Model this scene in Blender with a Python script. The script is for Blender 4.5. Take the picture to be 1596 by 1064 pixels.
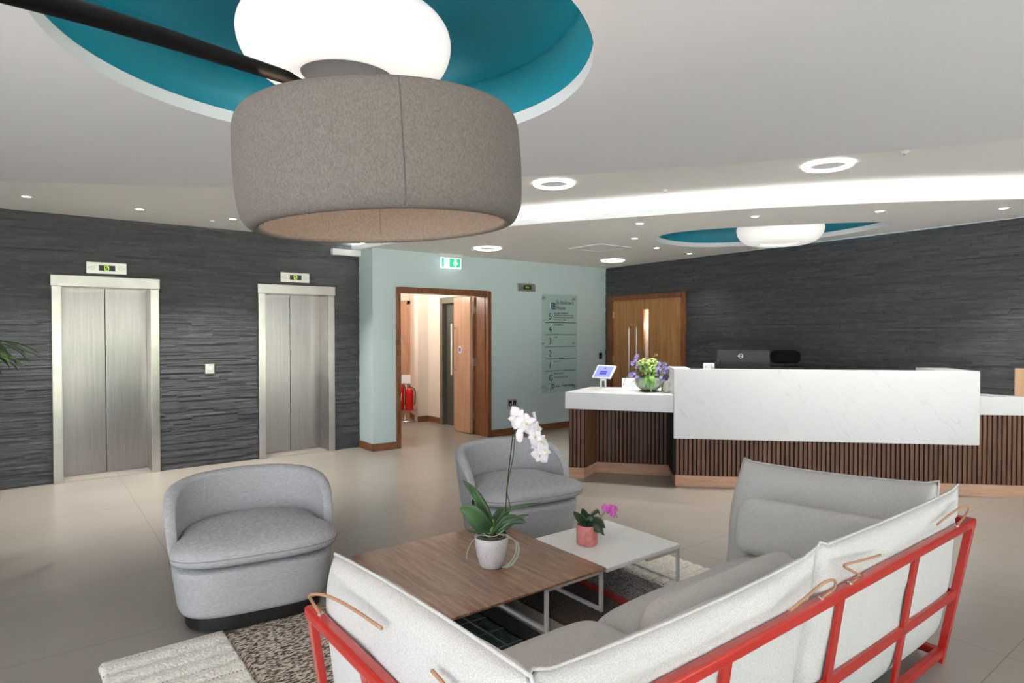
import bpy, bmesh, math, random
from mathutils import Vector, Matrix, noise
for o in list(bpy.data.objects): bpy.data.objects.remove(o)
sc = bpy.context.scene; col = sc.collection
PI = math.pi
# ------------------------------------------------------------------ camera, sky, exposure
YAW = math.radians(37.65)
cam = bpy.data.objects.new('camera', bpy.data.cameras.new('camera')); col.objects.link(cam)
cam.data.sensor_width = 36; cam.data.lens = 21.99; cam.data.clip_start = 0.05
cam.location = (0, 0, 1.6); cam.rotation_euler = (math.radians(90 - 0.94), 0, -YAW)
sc.camera = cam
w = bpy.data.worlds.new('daylight'); sc.world = w; w.use_nodes = True
w.node_tree.nodes['Background'].inputs[0].default_value = (0.80, 0.90, 1.0, 1)
w.node_tree.nodes['Background'].inputs[1].default_value = 4.6
sc.view_settings.view_transform = 'Standard'; sc.view_settings.look = 'None'
sc.view_settings.gamma = 1; sc.view_settings.use_curve_mapping = False
sc.view_settings.exposure = 0.0
def portal(loc, rot, sx, sy):
    l = bpy.data.lights.new('daylight_portal', 'AREA'); l.shape = 'RECTANGLE'; l.size = sx; l.size_y = sy
    l.cycles.is_portal = True
    o = bpy.data.objects.new('daylight_portal', l); o.location = loc; o.rotation_euler = rot; col.objects.link(o)
portal((1.9, -4.05, 1.38), (math.radians(90), 0, 0), 10.2, 2.6)
portal((-3.65, -.2, 1.38), (0, math.radians(-90), 0), 2.6, 7.4)
sl = bpy.data.lights.new('sun', 'SUN'); sl.energy = 100; sl.angle = math.radians(2); sl.color = (1, .97, .92)
so_ = bpy.data.objects.new('sun', sl); col.objects.link(so_); so_.rotation_euler = Vector((.50, .42, .76)).to_track_quat('Z', 'Y').to_euler()
def spot(loc, power, colr=(1, .96, .90), angle=95, blend=.8, size=.03):
    l = bpy.data.lights.new('downlight_beam', 'SPOT'); l.energy = power; l.color = colr
    l.spot_size = math.radians(angle); l.spot_blend = blend; l.shadow_soft_size = size
    o = bpy.data.objects.new('downlight_beam', l); o.location = loc; col.objects.link(o); return o
def point(loc, power, colr=(1, .8, .6), size=.05):
    l = bpy.data.lights.new('bulb_or_added_light', 'POINT'); l.energy = power; l.color = colr; l.shadow_soft_size = size
    o = bpy.data.objects.new('bulb_or_added_light', l); o.location = loc; col.objects.link(o); return o

# ------------------------------------------------------------------ materials
def lin(c):
    return tuple(((v / 255) / 12.92 if v / 255 <= .04045 else ((v / 255 + .055) / 1.055) ** 2.4) for v in c) + (1,)
def mat(name, c, rough=.5, metal=0, c2=None, scale=8, stretch=(1, 1, 1), detail=3, bump=0, bscale=None, bstretch=None,
        coat=0, emit=0, ecol=None, ramp=(.35, .65), island=0, alpha=1, trans=0, spec=None, aniso=0, world_co=False, dist=0):
    m = bpy.data.materials.new(name); m.use_nodes = True; nt = m.node_tree; N = nt.nodes; L = nt.links
    b = N['Principled BSDF']; b.inputs['Roughness'].default_value = rough; b.inputs['Metallic'].default_value = metal
    b.inputs['Base Color'].default_value = lin(c)
    if coat: b.inputs['Coat Weight'].default_value = coat; b.inputs['Coat Roughness'].default_value = .08
    if spec is not None: b.inputs['Specular IOR Level'].default_value = spec
    if trans: b.inputs['Transmission Weight'].default_value = trans
    if aniso: b.inputs['Anisotropic'].default_value = aniso
    if alpha < 1: b.inputs['Alpha'].default_value = alpha
    if emit: b.inputs['Emission Color'].default_value = lin(ecol or c); b.inputs['Emission Strength'].default_value = emit
    tc = N.new('ShaderNodeTexCoord')
    geo = N.new('ShaderNodeNewGeometry')
    def co(st):
        mp = N.new('ShaderNodeMapping'); mp.inputs['Scale'].default_value = st
        L.new(geo.outputs['Position'] if world_co else tc.outputs['Object'], mp.inputs['Vector']); return mp
    last = None
    if c2:
        mp = co(stretch); n = N.new('ShaderNodeTexNoise'); n.inputs['Scale'].default_value = scale
        n.inputs['Detail'].default_value = detail; n.inputs['Distortion'].default_value = dist
        L.new(mp.outputs[0], n.inputs['Vector'])
        r = N.new('ShaderNodeValToRGB'); r.color_ramp.elements[0].position = ramp[0]; r.color_ramp.elements[1].position = ramp[1]
        r.color_ramp.elements[0].color = lin(c); r.color_ramp.elements[1].color = lin(c2)
        L.new(n.outputs['Fac'], r.inputs['Fac']); last = r.outputs['Color']
    if island:
        h = N.new('ShaderNodeHueSaturation'); mr = N.new('ShaderNodeMapRange')
        mr.inputs['To Min'].default_value = 1 - island; mr.inputs['To Max'].default_value = 1 + island
        L.new(geo.outputs['Random Per Island'], mr.inputs['Value']); L.new(mr.outputs[0], h.inputs['Value'])
        if last: L.new(last, h.inputs['Color'])
        else: h.inputs['Color'].default_value = lin(c)
        last = h.outputs['Color']
    if last: L.new(last, b.inputs['Base Color'])
    if bump:
        mp = co(bstretch or stretch); n = N.new('ShaderNodeTexNoise'); n.inputs['Scale'].default_value = bscale or scale
        n.inputs['Detail'].default_value = 4; L.new(mp.outputs[0], n.inputs['Vector'])
        bp = N.new('ShaderNodeBump'); bp.inputs['Strength'].default_value = bump; bp.inputs['Distance'].default_value = .01
        L.new(n.outputs['Fac'], bp.inputs['Height']); L.new(bp.outputs[0], b.inputs['Normal'])
    return m
M = {}
M['ceil'] = mat('ceiling_white_paint', (236, 235, 232), .9)
M['lip'] = mat('white_trim_paint', (232, 234, 236), .7)
M['teal'] = mat('teal_dome_paint', (20, 126, 146), .5)
M['sage'] = mat('sage_wall_paint', (184, 201, 202), .7)
M['cream'] = mat('cream_wall_paint', (222, 208, 194), .8)
M['white'] = mat('white_paint', (230, 230, 228), .6)
M['slate'] = mat('split_slate', (50, 52, 55), .6, c2=(64, 66, 69), scale=9, stretch=(1, 1, 5), island=.26, bump=.45, bscale=22, bstretch=(1, 1, 5))
M['slate_back'] = mat('slate_shadow_backing', (22, 22, 24), .9)
M['steel'] = mat('brushed_steel', (152, 147, 146), .27, 1, c2=(143, 138, 137), scale=3, stretch=(30, 30, .6), bump=.03, bscale=12, bstretch=(60, 60, .8))
M['steel_frame'] = mat('satin_steel_frame', (186, 182, 176), .28, 1, c2=(172, 168, 162), scale=5, stretch=(1, 1, 1))
M['chrome'] = mat('polished_chrome', (225, 225, 225), .12, 1)
M['door_wood'] = mat('veneer_walnut_door', (152, 104, 58), .38, c2=(176, 128, 78), scale=3, stretch=(6, 6, .5), detail=6, dist=.8)
M['leaf_wood'] = mat('pale_door_veneer', (172, 128, 100), .32, c2=(188, 146, 118), scale=3, stretch=(6, 6, .5), detail=6, dist=.8)
M['frame_wood'] = mat('dark_frame_timber', (96, 54, 28), .35, c2=(128, 78, 44), scale=4, stretch=(8, 8, .8), detail=5, dist=.6)
M['base_wood'] = mat('skirting_timber', (104, 62, 38), .4, c2=(134, 86, 56), scale=3, stretch=(.8, .8, 10), detail=5, dist=.5)
M['slat'] = mat('walnut_slat', (88, 55, 38), .5, c2=(112, 75, 53), scale=5, stretch=(8, 8, .7), detail=5, island=.18, dist=.6)
M['slat_back'] = mat('black_slat_backing', (12, 11, 11), .8)
M['plinth'] = mat('oak_plinth', (196, 156, 132), .5, c2=(180, 138, 114), scale=3, stretch=(1.2, 1.2, 16), detail=5, dist=.6)
M['fabric'] = mat('light_grey_weave', (176, 174, 171), .95, c2=(200, 198, 195), scale=300, stretch=(1, 1, 1), detail=2, bump=.35, bscale=260, spec=.15)
M['chair'] = mat('mid_grey_upholstery', (150, 149, 151), .95, c2=(170, 169, 170), scale=45, stretch=(1, 1, 9), detail=4, bump=.3, bscale=120, bstretch=(.6, .6, 3), spec=.15)
M['felt'] = mat('grey_wool_felt', (84, 80, 76), .95, c2=(98, 93, 89), scale=240, stretch=(1, 1, .6), detail=4, bump=.12, bscale=320, spec=.1)
M['red'] = mat('gloss_red_enamel', (164, 30, 20), .24, coat=.35)
M['leather'] = mat('tan_leather_cord', (158, 118, 88), .5)
M['walnut'] = mat('walnut_table_veneer', (114, 80, 60), .25, c2=(148, 112, 88), scale=4, stretch=(9, .8, 1), detail=6, dist=.9, coat=.2)
M['table_white'] = mat('white_laminate', (250, 250, 247), .35)
M['leg_white'] = mat('pale_grey_metal', (205, 204, 200), .35)
M['black'] = mat('matt_black', (14, 14, 15), .45)
M['black_bar'] = mat('satin_black_bar', (6, 6, 7), .6, spec=.12)
M['black_gloss'] = mat('black_screen', (10, 11, 13), .12)
M['mon'] = mat('monitor_back_plastic', (20, 20, 22), .4, spec=.3)
M['leafg'] = mat('orchid_leaf_green', (50, 80, 50), .35, c2=(78, 108, 66), scale=6)
M['leafd'] = mat('dark_leaf_green', (26, 50, 28), .35, c2=(44, 76, 42), scale=10)
M['leafy'] = mat('bright_leaf_green', (66, 120, 46), .4, c2=(120, 160, 70), scale=9)
M['bloomg'] = mat('green_bloom', (140, 168, 88), .8, c2=(184, 204, 130), scale=60, bump=.5)
M['purple'] = mat('violet_petal', (104, 90, 160), .6, c2=(166, 154, 208), scale=30)
M['petal'] = mat('white_petal', (226, 216, 221), .5, c2=(236, 230, 233), scale=20)
M['umbel'] = mat('dry_umbel', (128, 124, 84), .8)
M['headrest'] = mat('black_headrest_mesh', (12, 12, 13), .85, spec=.15)
M['thread'] = mat('seam_thread', (70, 66, 62), .9)
M['throat'] = mat('orchid_throat', (190, 196, 96), .6)
M['pink'] = mat('magenta_petal', (188, 50, 160), .5, c2=(222, 120, 200), scale=60)
M['stem'] = mat('green_stem', (60, 84, 44), .5)
M['stake'] = mat('dark_stake', (46, 30, 34), .5)
M['root'] = mat('aerial_root', (150, 160, 138), .7)
M['soil'] = mat('bark_chips', (58, 38, 26), .9, c2=(110, 80, 52), scale=60, bump=.8)
M['innerpot'] = mat('smoky_inner_pot', (78, 74, 70), .3)
M['pot'] = mat('speckled_white_glaze', (128, 120, 116), .35, c2=(214, 210, 210), scale=230, detail=2, ramp=(.30, .42))
M['pinkpot'] = mat('pink_glaze', (196, 116, 112), .3, c2=(216, 140, 134), scale=30)
M['amber'] = mat('clear_bottle', (222, 220, 206), .12, trans=.6)
M['display'] = mat('dark_display', (30, 32, 34), .2)
M['lcd'] = mat('green_lcd_digit', (170, 215, 40), .5, emit=1.2)
M['plate'] = mat('satin_plate', (206, 202, 194), .3, 1)
M['extred'] = mat('extinguisher_red', (196, 22, 18), .25)
M['lampw'] = mat('opal_glass_glow', (215, 213, 210), .4, emit=.52, ecol=(255, 252, 248))
M['disc'] = mat('grey_lamp_disc', (120, 120, 124), .6)
M['spot_glow'] = mat('downlight_glow', (255, 250, 240), .5, emit=9)
M['ring_glow'] = mat('ring_light_glow', (255, 252, 248), .5, emit=3)
M['led'] = mat('cove_led', (255, 253, 250), .5, emit=380)
M['bulb'] = mat('warm_bulb', (255, 214, 170), .5, emit=3)
M['green_sign'] = mat('lit_green_sign', (30, 180, 120), .4, emit=.75, ecol=(40, 200, 140))
M['white_sign'] = mat('lit_white_sign', (250, 252, 255), .4, emit=1.1)
M['ink'] = mat('black_lettering', (20, 24, 26), .5)
M['navy'] = mat('navy_lettering', (34, 36, 92), .5)
M['rule'] = mat('sign_rule', (62, 84, 78), .5)
M['screen'] = mat('tablet_screen', (120, 130, 205), .15, emit=.45)
M['screen_dark'] = mat('tablet_button', (62, 52, 160), .2, emit=.4)
M['grass'] = mat('outdoor_greenery', (72, 80, 64), .9, c2=(100, 108, 90), scale=2)
M['paving'] = mat('outdoor_paving', (205, 203, 200), .9)
M['oak'] = mat('oak_cabinet', (190, 156, 122), .5, c2=(178, 144, 110), scale=3, stretch=(5, 5, .6))
M['cork'] = mat('white_noise_plastic', (214, 214, 212), .5)
M['bottle_cap'] = M['black']
M['rug_w'] = mat('cream_knit', (220, 213, 200), .95, c2=(244, 239, 229), scale=60, stretch=(1, 1, 1), bump=1, bscale=70)
M['rug_b'] = mat('brown_flecked_wool', (84, 64, 50), .95, c2=(206, 194, 178), scale=42, stretch=(1, 2.2, 1), bump=1, bscale=60, ramp=(.46, .54))
M['rug_g'] = mat('dark_green_wool', (14, 38, 34), .95, c2=(26, 56, 50), scale=80, bump=1, bscale=90)
M['rug_gl'] = mat('grey_brown_stitch', (84, 78, 70), .95)
M['rug_k'] = mat('black_wool', (14, 13, 14), .95, c2=(26, 24, 24), scale=80, bump=1, bscale=90)
M['rug_lg'] = mat('light_grey_wool', (168, 160, 150), .95, c2=(140, 134, 126), scale=90, bump=1, bscale=90)
M['rug_br'] = mat('dark_brown_wool', (46, 36, 32), .95, c2=(84, 70, 60), scale=60, bump=1, bscale=80, stretch=(3, 1, 1))
M['rug_r'] = mat('red_braid_wool', (150, 28, 20), .95, bump=1, bscale=80)
M['rug_mg'] = mat('mid_grey_flecked_wool', (76, 74, 76), .95, c2=(146, 140, 140), scale=80, bump=1, bscale=90, ramp=(.4, .6))

def glass_mat():
    m = bpy.data.materials.new('pale_green_glass'); m.use_nodes = True; nt = m.node_tree; N = nt.nodes; L = nt.links
    b = N['Principled BSDF']; b.inputs['Base Color'].default_value = lin((176, 214, 198)); b.inputs['Roughness'].default_value = .05
    t = N.new('ShaderNodeBsdfTransparent'); t.inputs[0].default_value = (.965, .992, .98, 1)
    mx = N.new('ShaderNodeMixShader'); mx.inputs[0].default_value = .05
    L.new(t.outputs[0], mx.inputs[1]); L.new(b.outputs[0], mx.inputs[2]); L.new(mx.outputs[0], N['Material Output'].inputs[0]); return m
M['glass'] = glass_mat()
def vision_mat():
    m = bpy.data.materials.new('vision_panel_glass'); m.use_nodes = True; nt = m.node_tree; N = nt.nodes; L = nt.links
    b = N['Principled BSDF']; b.inputs['Roughness'].default_value = .04; b.inputs['Base Color'].default_value = lin((150, 158, 160))
    t = N.new('ShaderNodeBsdfTransparent')
    mx = N.new('ShaderNodeMixShader'); mx.inputs[0].default_value = .28
    L.new(t.outputs[0], mx.inputs[1]); L.new(b.outputs[0], mx.inputs[2]); L.new(mx.outputs[0], N['Material Output'].inputs[0]); return m
M['vision'] = vision_mat()
def floor_mat():
    m = bpy.data.materials.new('porcelain_floor_tiles'); m.use_nodes = True; nt = m.node_tree; N = nt.nodes; L = nt.links
    b = N['Principled BSDF']; geo = N.new('ShaderNodeNewGeometry'); sep = N.new('ShaderNodeSeparateXYZ'); L.new(geo.outputs['Position'], sep.inputs[0])
    def grout(out, off, step, wd):
        a = N.new('ShaderNodeMath'); a.operation = 'SUBTRACT'; L.new(out, a.inputs[0]); a.inputs[1].default_value = off
        p = N.new('ShaderNodeMath'); p.operation = 'PINGPONG'; L.new(a.outputs[0], p.inputs[0]); p.inputs[1].default_value = step / 2
        c = N.new('ShaderNodeMath'); c.operation = 'LESS_THAN'; L.new(p.outputs[0], c.inputs[0]); c.inputs[1].default_value = wd
        return c.outputs[0]
    g1 = grout(sep.outputs[0], .77, 1.008, .0026); g2 = grout(sep.outputs[1], .93, .958, .0026)
    mxm = N.new('ShaderNodeMath'); mxm.operation = 'MAXIMUM'; L.new(g1, mxm.inputs[0]); L.new(g2, mxm.inputs[1])
    n = N.new('ShaderNodeTexNoise'); n.inputs['Scale'].default_value = 1.6; n.inputs['Detail'].default_value = 5; L.new(geo.outputs['Position'], n.inputs['Vector'])
    r = N.new('ShaderNodeValToRGB'); r.color_ramp.elements[0].color = lin((141, 134, 125)); r.color_ramp.elements[1].color = lin((150, 143, 134))
    r.color_ramp.elements[0].position = .3; r.color_ramp.elements[1].position = .7; L.new(n.outputs['Fac'], r.inputs[0])
    mc = N.new('ShaderNodeMix'); mc.data_type = 'RGBA'; L.new(mxm.outputs[0], mc.inputs['Factor'])
    L.new(r.outputs['Color'], mc.inputs['A']); mc.inputs['B'].default_value = lin((112, 102, 92)); L.new(mc.outputs['Result'], b.inputs['Base Color'])
    b.inputs['Roughness'].default_value = .3
    return m
M['floor'] = floor_mat()
def marble_mat():
    m = bpy.data.materials.new('white_veined_marble'); m.use_nodes = True; nt = m.node_tree; N = nt.nodes; L = nt.links
    b = N['Principled BSDF']; b.inputs['Roughness'].default_value = .3
    geo = N.new('ShaderNodeTexCoord'); m0 = N.new('ShaderNodeMapping'); m0.inputs['Rotation'].default_value = (0, math.radians(-48), 0)
    mp = N.new('ShaderNodeMapping'); mp.inputs['Scale'].default_value = (1.1, 1.6, 6)
    L.new(geo.outputs['Object'], m0.inputs[0]); L.new(m0.outputs[0], mp.inputs[0])
    def vein(scale, width, seed):
        n = N.new('ShaderNodeTexNoise'); n.noise_dimensions = '4D'; n.inputs['W'].default_value = seed; n.inputs['Scale'].default_value = scale; n.inputs['Detail'].default_value = 6; n.inputs['Distortion'].default_value = 1.1
        L.new(mp.outputs[0], n.inputs['Vector'])
        s = N.new('ShaderNodeMath'); s.operation = 'SUBTRACT'; s.inputs[1].default_value = .5; L.new(n.outputs['Fac'], s.inputs[0])
        a = N.new('ShaderNodeMath'); a.operation = 'ABSOLUTE'; L.new(s.outputs[0], a.inputs[0])
        r = N.new('ShaderNodeMapRange'); r.inputs['From Max'].default_value = width; r.inputs['To Min'].default_value = 1; r.inputs['To Max'].default_value = 0; L.new(a.outputs[0], r.inputs['Value'])
        return r.outputs[0]
    v = vein(1.9, .016, 1.3)
    n2 = N.new('ShaderNodeTexNoise'); n2.inputs['Scale'].default_value = 1.7; n2.inputs['Detail'].default_value = 3; L.new(mp.outputs[0], n2.inputs['Vector'])
    r2 = N.new('ShaderNodeMapRange'); r2.inputs['From Min'].default_value = .48; r2.inputs['From Max'].default_value = .68; L.new(n2.outputs['Fac'], r2.inputs['Value'])
    mu = N.new('ShaderNodeMath'); mu.operation = 'MULTIPLY'; L.new(v, mu.inputs[0]); L.new(r2.outputs[0], mu.inputs[1])
    mu2 = N.new('ShaderNodeMath'); mu2.operation = 'MULTIPLY'; L.new(mu.outputs[0], mu2.inputs[0]); mu2.inputs[1].default_value = .5
    mc = N.new('ShaderNodeMix'); mc.data_type = 'RGBA'; L.new(mu2.outputs[0], mc.inputs['Factor'])
    mc.inputs['A'].default_value = lin((203, 203, 205)); mc.inputs['B'].default_value = lin((156, 156, 160)); L.new(mc.outputs['Result'], b.inputs['Base Color'])
    return m
M['marble'] = marble_mat()

# ------------------------------------------------------------------ mesh helpers
class MB:
    def __init__(s): s.v = []; s.f = []
    def add(s, vs, fs, mx=None):
        n = len(s.v)
        s.v += [tuple(mx @ Vector(v)) if mx else tuple(v) for v in vs]
        s.f += [tuple(i + n for i in f) for f in fs]; return s
    def box(s, x0, y0, z0, x1, y1, z1, mx=None):
        return s.add([(x0, y0, z0), (x1, y0, z0), (x1, y1, z0), (x0, y1, z0), (x0, y0, z1), (x1, y0, z1), (x1, y1, z1), (x0, y1, z1)],
              [(0, 3, 2, 1), (4, 5, 6, 7), (0, 1, 5, 4), (1, 2, 6, 5), (2, 3, 7, 6), (3, 0, 4, 7)], mx)
    def bar(s, p, q, w, h, up=(0, 0, 1)):        # rectangular bar from p to q
        p = Vector(p); q = Vector(q); d = q - p; l = d.length; d.normalize(); u = Vector(up)
        if abs(d.dot(u)) > .99: u = Vector((0, 1, 0))
        x = d.cross(u).normalized(); y = x.cross(d).normalized()
        mx = Matrix((x, d, y)).transposed().to_4x4(); mx.translation = p
        return s.box(-w / 2, 0, -h / 2, w / 2, l, h / 2, mx)
    def prism(s, poly, z0, z1, mx=None):
        n = len(poly)
        vs = [(x, y, z0) for x, y in poly] + [(x, y, z1) for x, y in poly]
        fs = [tuple(reversed(range(n))), tuple(range(n, 2 * n))] + [(i, (i + 1) % n, n + (i + 1) % n, n + i) for i in range(n)]
        return s.add(vs, fs, mx)
    def lathe(s, prof, n=32, mx=None, sx=1, sy=1):
        vs = []; fs = []; k = len(prof)
        for i in range(n):
            a = 2 * PI * i / n
            for r, z in prof: vs.append((r * math.cos(a) * sx, r * math.sin(a) * sy, z))
        for i in range(n):
            j = (i + 1) % n
            for q in range(k - 1): fs.append((i * k + q, j * k + q, j * k + q + 1, i * k + q + 1))
        return s.add(vs, fs, mx)
    def tube(s, pts, r, n=8, closed=False, mx=None):
        pts = [Vector(p) for p in pts]; m = len(pts); rs = r if isinstance(r, (list, tuple)) else [r] * m
        vs = []; fs = []; prev = None
        for i, p in enumerate(pts):
            if closed: d = pts[(i + 1) % m] - pts[i - 1]
            else: d = pts[min(i + 1, m - 1)] - pts[max(i - 1, 0)]
            d.normalize()
            if prev is None: prev = Vector((0, 0, 1)) if abs(d.z) < .9 else Vector((1, 0, 0))
            x = d.cross(prev).normalized(); y = x.cross(d).normalized(); prev = y
            for k in range(n):
                a = 2 * PI * k / n; vs.append(p + x * math.cos(a) * rs[i] + y * math.sin(a) * rs[i])
        rng = m if closed else m - 1
        for i in range(rng):
            j = (i + 1) % m
            for k in range(n): l = (k + 1) % n; fs.append((i * n + k, i * n + l, j * n + l, j * n + k))
        if not closed: fs.append(tuple(reversed(range(n)))); fs.append(tuple((m - 1) * n + k for k in range(n)))
        return s.add(vs, fs, mx)
    def grid(s, fn, nu, nv, cu=False, mx=None):
        vs = [fn(i / nu, j / nv) for i in range(nu if cu else nu + 1) for j in range(nv + 1)]; fs = []
        for i in range(nu):
            a = i * (nv + 1); b = ((i + 1) % nu if cu else i + 1) * (nv + 1)
            for j in range(nv): fs.append((a + j, b + j, b + j + 1, a + j + 1))
        return s.add(vs, fs, mx)
    def ball(s, c, r, n=12, sz=1, mx=None):
        m = Matrix.Translation(Vector(c)); m = mx @ m if mx else m
        prof = [(r * math.sin(PI * i / n) + 1e-5, -r * sz * math.cos(PI * i / n)) for i in range(n + 1)]
        return s.lathe(prof, n * 2 if n > 6 else 10, m)
    def text(s, body, size, mx, align='LEFT', ext=.0008, sx=1.0, spacing=1.0):
        c = bpy.data.curves.new('t', 'FONT'); c.body = body; c.size = size; c.align_x = align; c.extrude = ext; c.resolution_u = 3
        c.space_character = spacing
        o = bpy.data.objects.new('t', c); col.objects.link(o); bpy.context.view_layer.update()
        me = bpy.data.meshes.new_from_object(o.evaluated_get(bpy.context.evaluated_depsgraph_get()))
        s.add([(v.co.x * sx, v.co.y, v.co.z) for v in me.vertices], [tuple(p.vertices) for p in me.polygons], mx)
        bpy.data.objects.remove(o); bpy.data.curves.remove(c); bpy.data.meshes.remove(me); return s
    def build(s, name, m, parent=None, smooth=False, bevel=0, seg=2, sub=0, loc=None, rot=None, solid=0, weld=True):
        me = bpy.data.meshes.new(name); me.from_pydata(s.v, [], s.f); me.validate()
        bm = bmesh.new(); bm.from_mesh(me)
        if weld: bmesh.ops.remove_doubles(bm, verts=bm.verts, dist=1e-5)
        bmesh.ops.recalc_face_normals(bm, faces=bm.faces); bm.to_mesh(me); bm.free()
        for mm in (m if isinstance(m, (list, tuple)) else [m]): me.materials.append(mm)
        o = bpy.data.objects.new(name, me); col.objects.link(o)
        if smooth:
            for p in me.polygons: p.use_smooth = True
            if smooth == 'auto':
                me.set_sharp_from_angle(angle=math.radians(40))
        if bevel:
            b = o.modifiers.new('bevel', 'BEVEL'); b.width = bevel; b.segments = seg; b.limit_method = 'ANGLE'; b.angle_limit = math.radians(40)
        if solid:
            b = o.modifiers.new('solid', 'SOLIDIFY'); b.thickness = solid; b.offset = 0
        if sub:
            b = o.modifiers.new('sub', 'SUBSURF'); b.levels = sub; b.render_levels = sub
        if parent: o.parent = parent
        if loc: o.location = loc
        if rot: o.rotation_euler = rot
        return o
def tag(o, label, cat, group=None):
    o['label'] = label; o['category'] = cat
    if group: o['group'] = group
    return o
def thing(name, label, cat, loc=(0, 0, 0), rotz=0, group=None):
    o = bpy.data.objects.new(name, None); col.objects.link(o); o.empty_display_size = .1
    o.location = loc; o.rotation_euler = (0, 0, rotz); return tag(o, label, cat, group)
def struct(o): o['kind'] = 'structure'; return o
def sroot(name, loc=(0, 0, 0), rotz=0):
    o = bpy.data.objects.new(name, None); col.objects.link(o); o.location = loc; o.rotation_euler = (0, 0, rotz); return struct(o)
def dup(root, loc, rotz=None, label=None, group=None):
    def cp(o, parent):
        c = o.copy(); col.objects.link(c); c.parent = parent
        for ch in list(o.children): cp(ch, c)
        return c
    r = cp(root, None); r.location = loc
    if rotz is not None: r.rotation_euler = (0, 0, rotz)
    if label: r['label'] = label
    if group: r['group'] = group
    return r
def catmull(pts, k=8, closed=False):
    P = [Vector(p) for p in pts]; n = len(P); out = []
    for i in range(n if closed else n - 1):
        if closed: a, b, c, d = P[i - 1], P[i], P[(i + 1) % n], P[(i + 2) % n]
        else: a, b, c, d = P[max(i - 1, 0)], P[i], P[i + 1], P[min(i + 2, n - 1)]
        for j in range(k):
            t = j / k
            out.append(.5 * ((2 * b) + (c - a) * t + (2 * a - 5 * b + 4 * c - d) * t * t + (3 * b - a - 3 * c + d) * t ** 3))
    if not closed: out.append(P[-1])
    return out
def fill(name, outer, holes, z, m, thick=0):
    bm = bmesh.new(); eds = []
    for lp in [outer] + holes:
        vs = [bm.verts.new((p[0], p[1], z)) for p in lp]
        for i in range(len(vs)): eds.append(bm.edges.new((vs[i - 1], vs[i])))
    r = bmesh.ops.triangle_fill(bm, use_beauty=True, use_dissolve=False, edges=eds)
    if thick:
        vs = [bm.verts.new((p[0], p[1], z)) for p in outer]; ws = [bm.verts.new((p[0], p[1], z + thick)) for p in outer]
        for i in range(len(vs)): bm.faces.new((vs[i - 1], vs[i], ws[i], ws[i - 1]))
    me = bpy.data.meshes.new(name); bm.to_mesh(me); bm.free(); me.materials.append(m)
    o = bpy.data.objects.new(name, me); col.objects.link(o); return struct(o)

# ------------------------------------------------------------------ room shell
WA = 8.12; WT = 7.69; SX = 3.60                       # slate wall plane, sage wall plane, corner
B0 = Vector((8.013, 7.69)); Bd = Vector((-.0654, -.9979)); Bn = Vector((.9979, -.0654)); BROT = math.atan2(Bd.y, Bd.x)
XL = -3.6; YR = -4.0
struct(MB().box(XL, YR - .3, -.1, 9.2, 11.4, 0).build('floor', M['floor']))
struct(MB().box(XL - 14, YR - 16, -.14, 16, YR - .3, -.06).box(XL - 14, YR - .3, -.14, XL, 12, -.06).build('trim_1', M['paving']))
# outside bank of planting seen only as a reflection
def bank(u, v):
    x = -8 + 22 * u; t = v * PI
    return (x, -13 - 1.2 * math.cos(t) + .5 * noise.noise(Vector((x * .6, v * 3, 0))), -.1 + (2.3 + .8 * noise.noise(Vector((x * .4, 1, 2)))) * math.sin(t))
g = MB().grid(bank, 60, 10).build('garden_hedge', M['grass'], smooth=True)
tag(g, 'long green hedge standing outside beyond the entrance paving', 'hedge')

def slate_strips(x0, x1, z0, z1, holes, seed):
    rnd = random.Random(seed); mb = MB(); z = z0; k = 0
    while z < z1 - .004:
        h = rnd.choice((.019, .023, .027, .03)); zt = min(z + h, z1)
        x = x0 - rnd.random() * .3
        while x < x1:
            l = rnd.uniform(.14, .58); a, b = max(x, x0), min(x + l, x1)
            x += l
            segs = [(a, b)]
            for hx0, hx1, hz in holes:
                if (z + zt) / 2 < hz:
                    ns = []
                    for p, q in segs:
                        if q <= hx0 or p >= hx1: ns.append((p, q))
                        else:
                            if p < hx0: ns.append((p, hx0))
                            if q > hx1: ns.append((hx1, q))
                    segs = ns
            for p, q in segs:
                if q - p < .004: continue
                d0 = rnd.uniform(0, .013); d1 = d0 + rnd.uniform(-.003, .003); d2 = d0 + rnd.uniform(-.004, .002)
                zb, zc = z + .0006, zt - .0006
                mb.add([(p, .03, zb), (q, .03, zb), (q, .03, zc), (p, .03, zc), (p, -d0, zb), (q, -d1, zb), (q, -d2, zc), (p, -d2 + .001, zc)],
                       [(4, 5, 6, 7), (0, 4, 7, 3), (1, 2, 6, 5), (3, 7, 6, 2), (0, 1, 5, 4)])
        z = zt
    return mb
LIFTS = [(.185, 1.17), (2.255, 3.235)]
wA = slate_strips(XL, SX, 0, 2.83, [(a + .02, b - .02, 2.17) for a, b in LIFTS], 3).build('wall_left', M['slate'], loc=(0, WA, 0), weld=False); struct(wA)
bk = MB().box(XL, .03, 0, LIFTS[0][0] + .03, .1, 2.83).box(LIFTS[0][1] - .03, .03, 0, LIFTS[1][0] + .03, .1, 2.83).box(LIFTS[1][1] - .03, .03, 0, SX + .1, .1, 2.83)
for a, b in LIFTS: bk.box(a + .03, .03, 2.16, b - .03, .1, 2.83)
bk.build('wall_core', M['slate_back'], wA)
wB = slate_strips(0, 12.2, 0, 2.70, [(.09, 1.80, 2.19)], 11).build('wall_right', M['slate'], loc=(B0.x, B0.y, 0), rot=(0, 0, BROT), weld=False); struct(wB)
MB().box(-.3, .03, 0, .11, .12, 3).box(1.78, .03, 0, 12.4, .12, 3).box(.11, .03, 2.17, 1.78, .12, 3).build('wall_core', M['slate_back'], wB)
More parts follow.
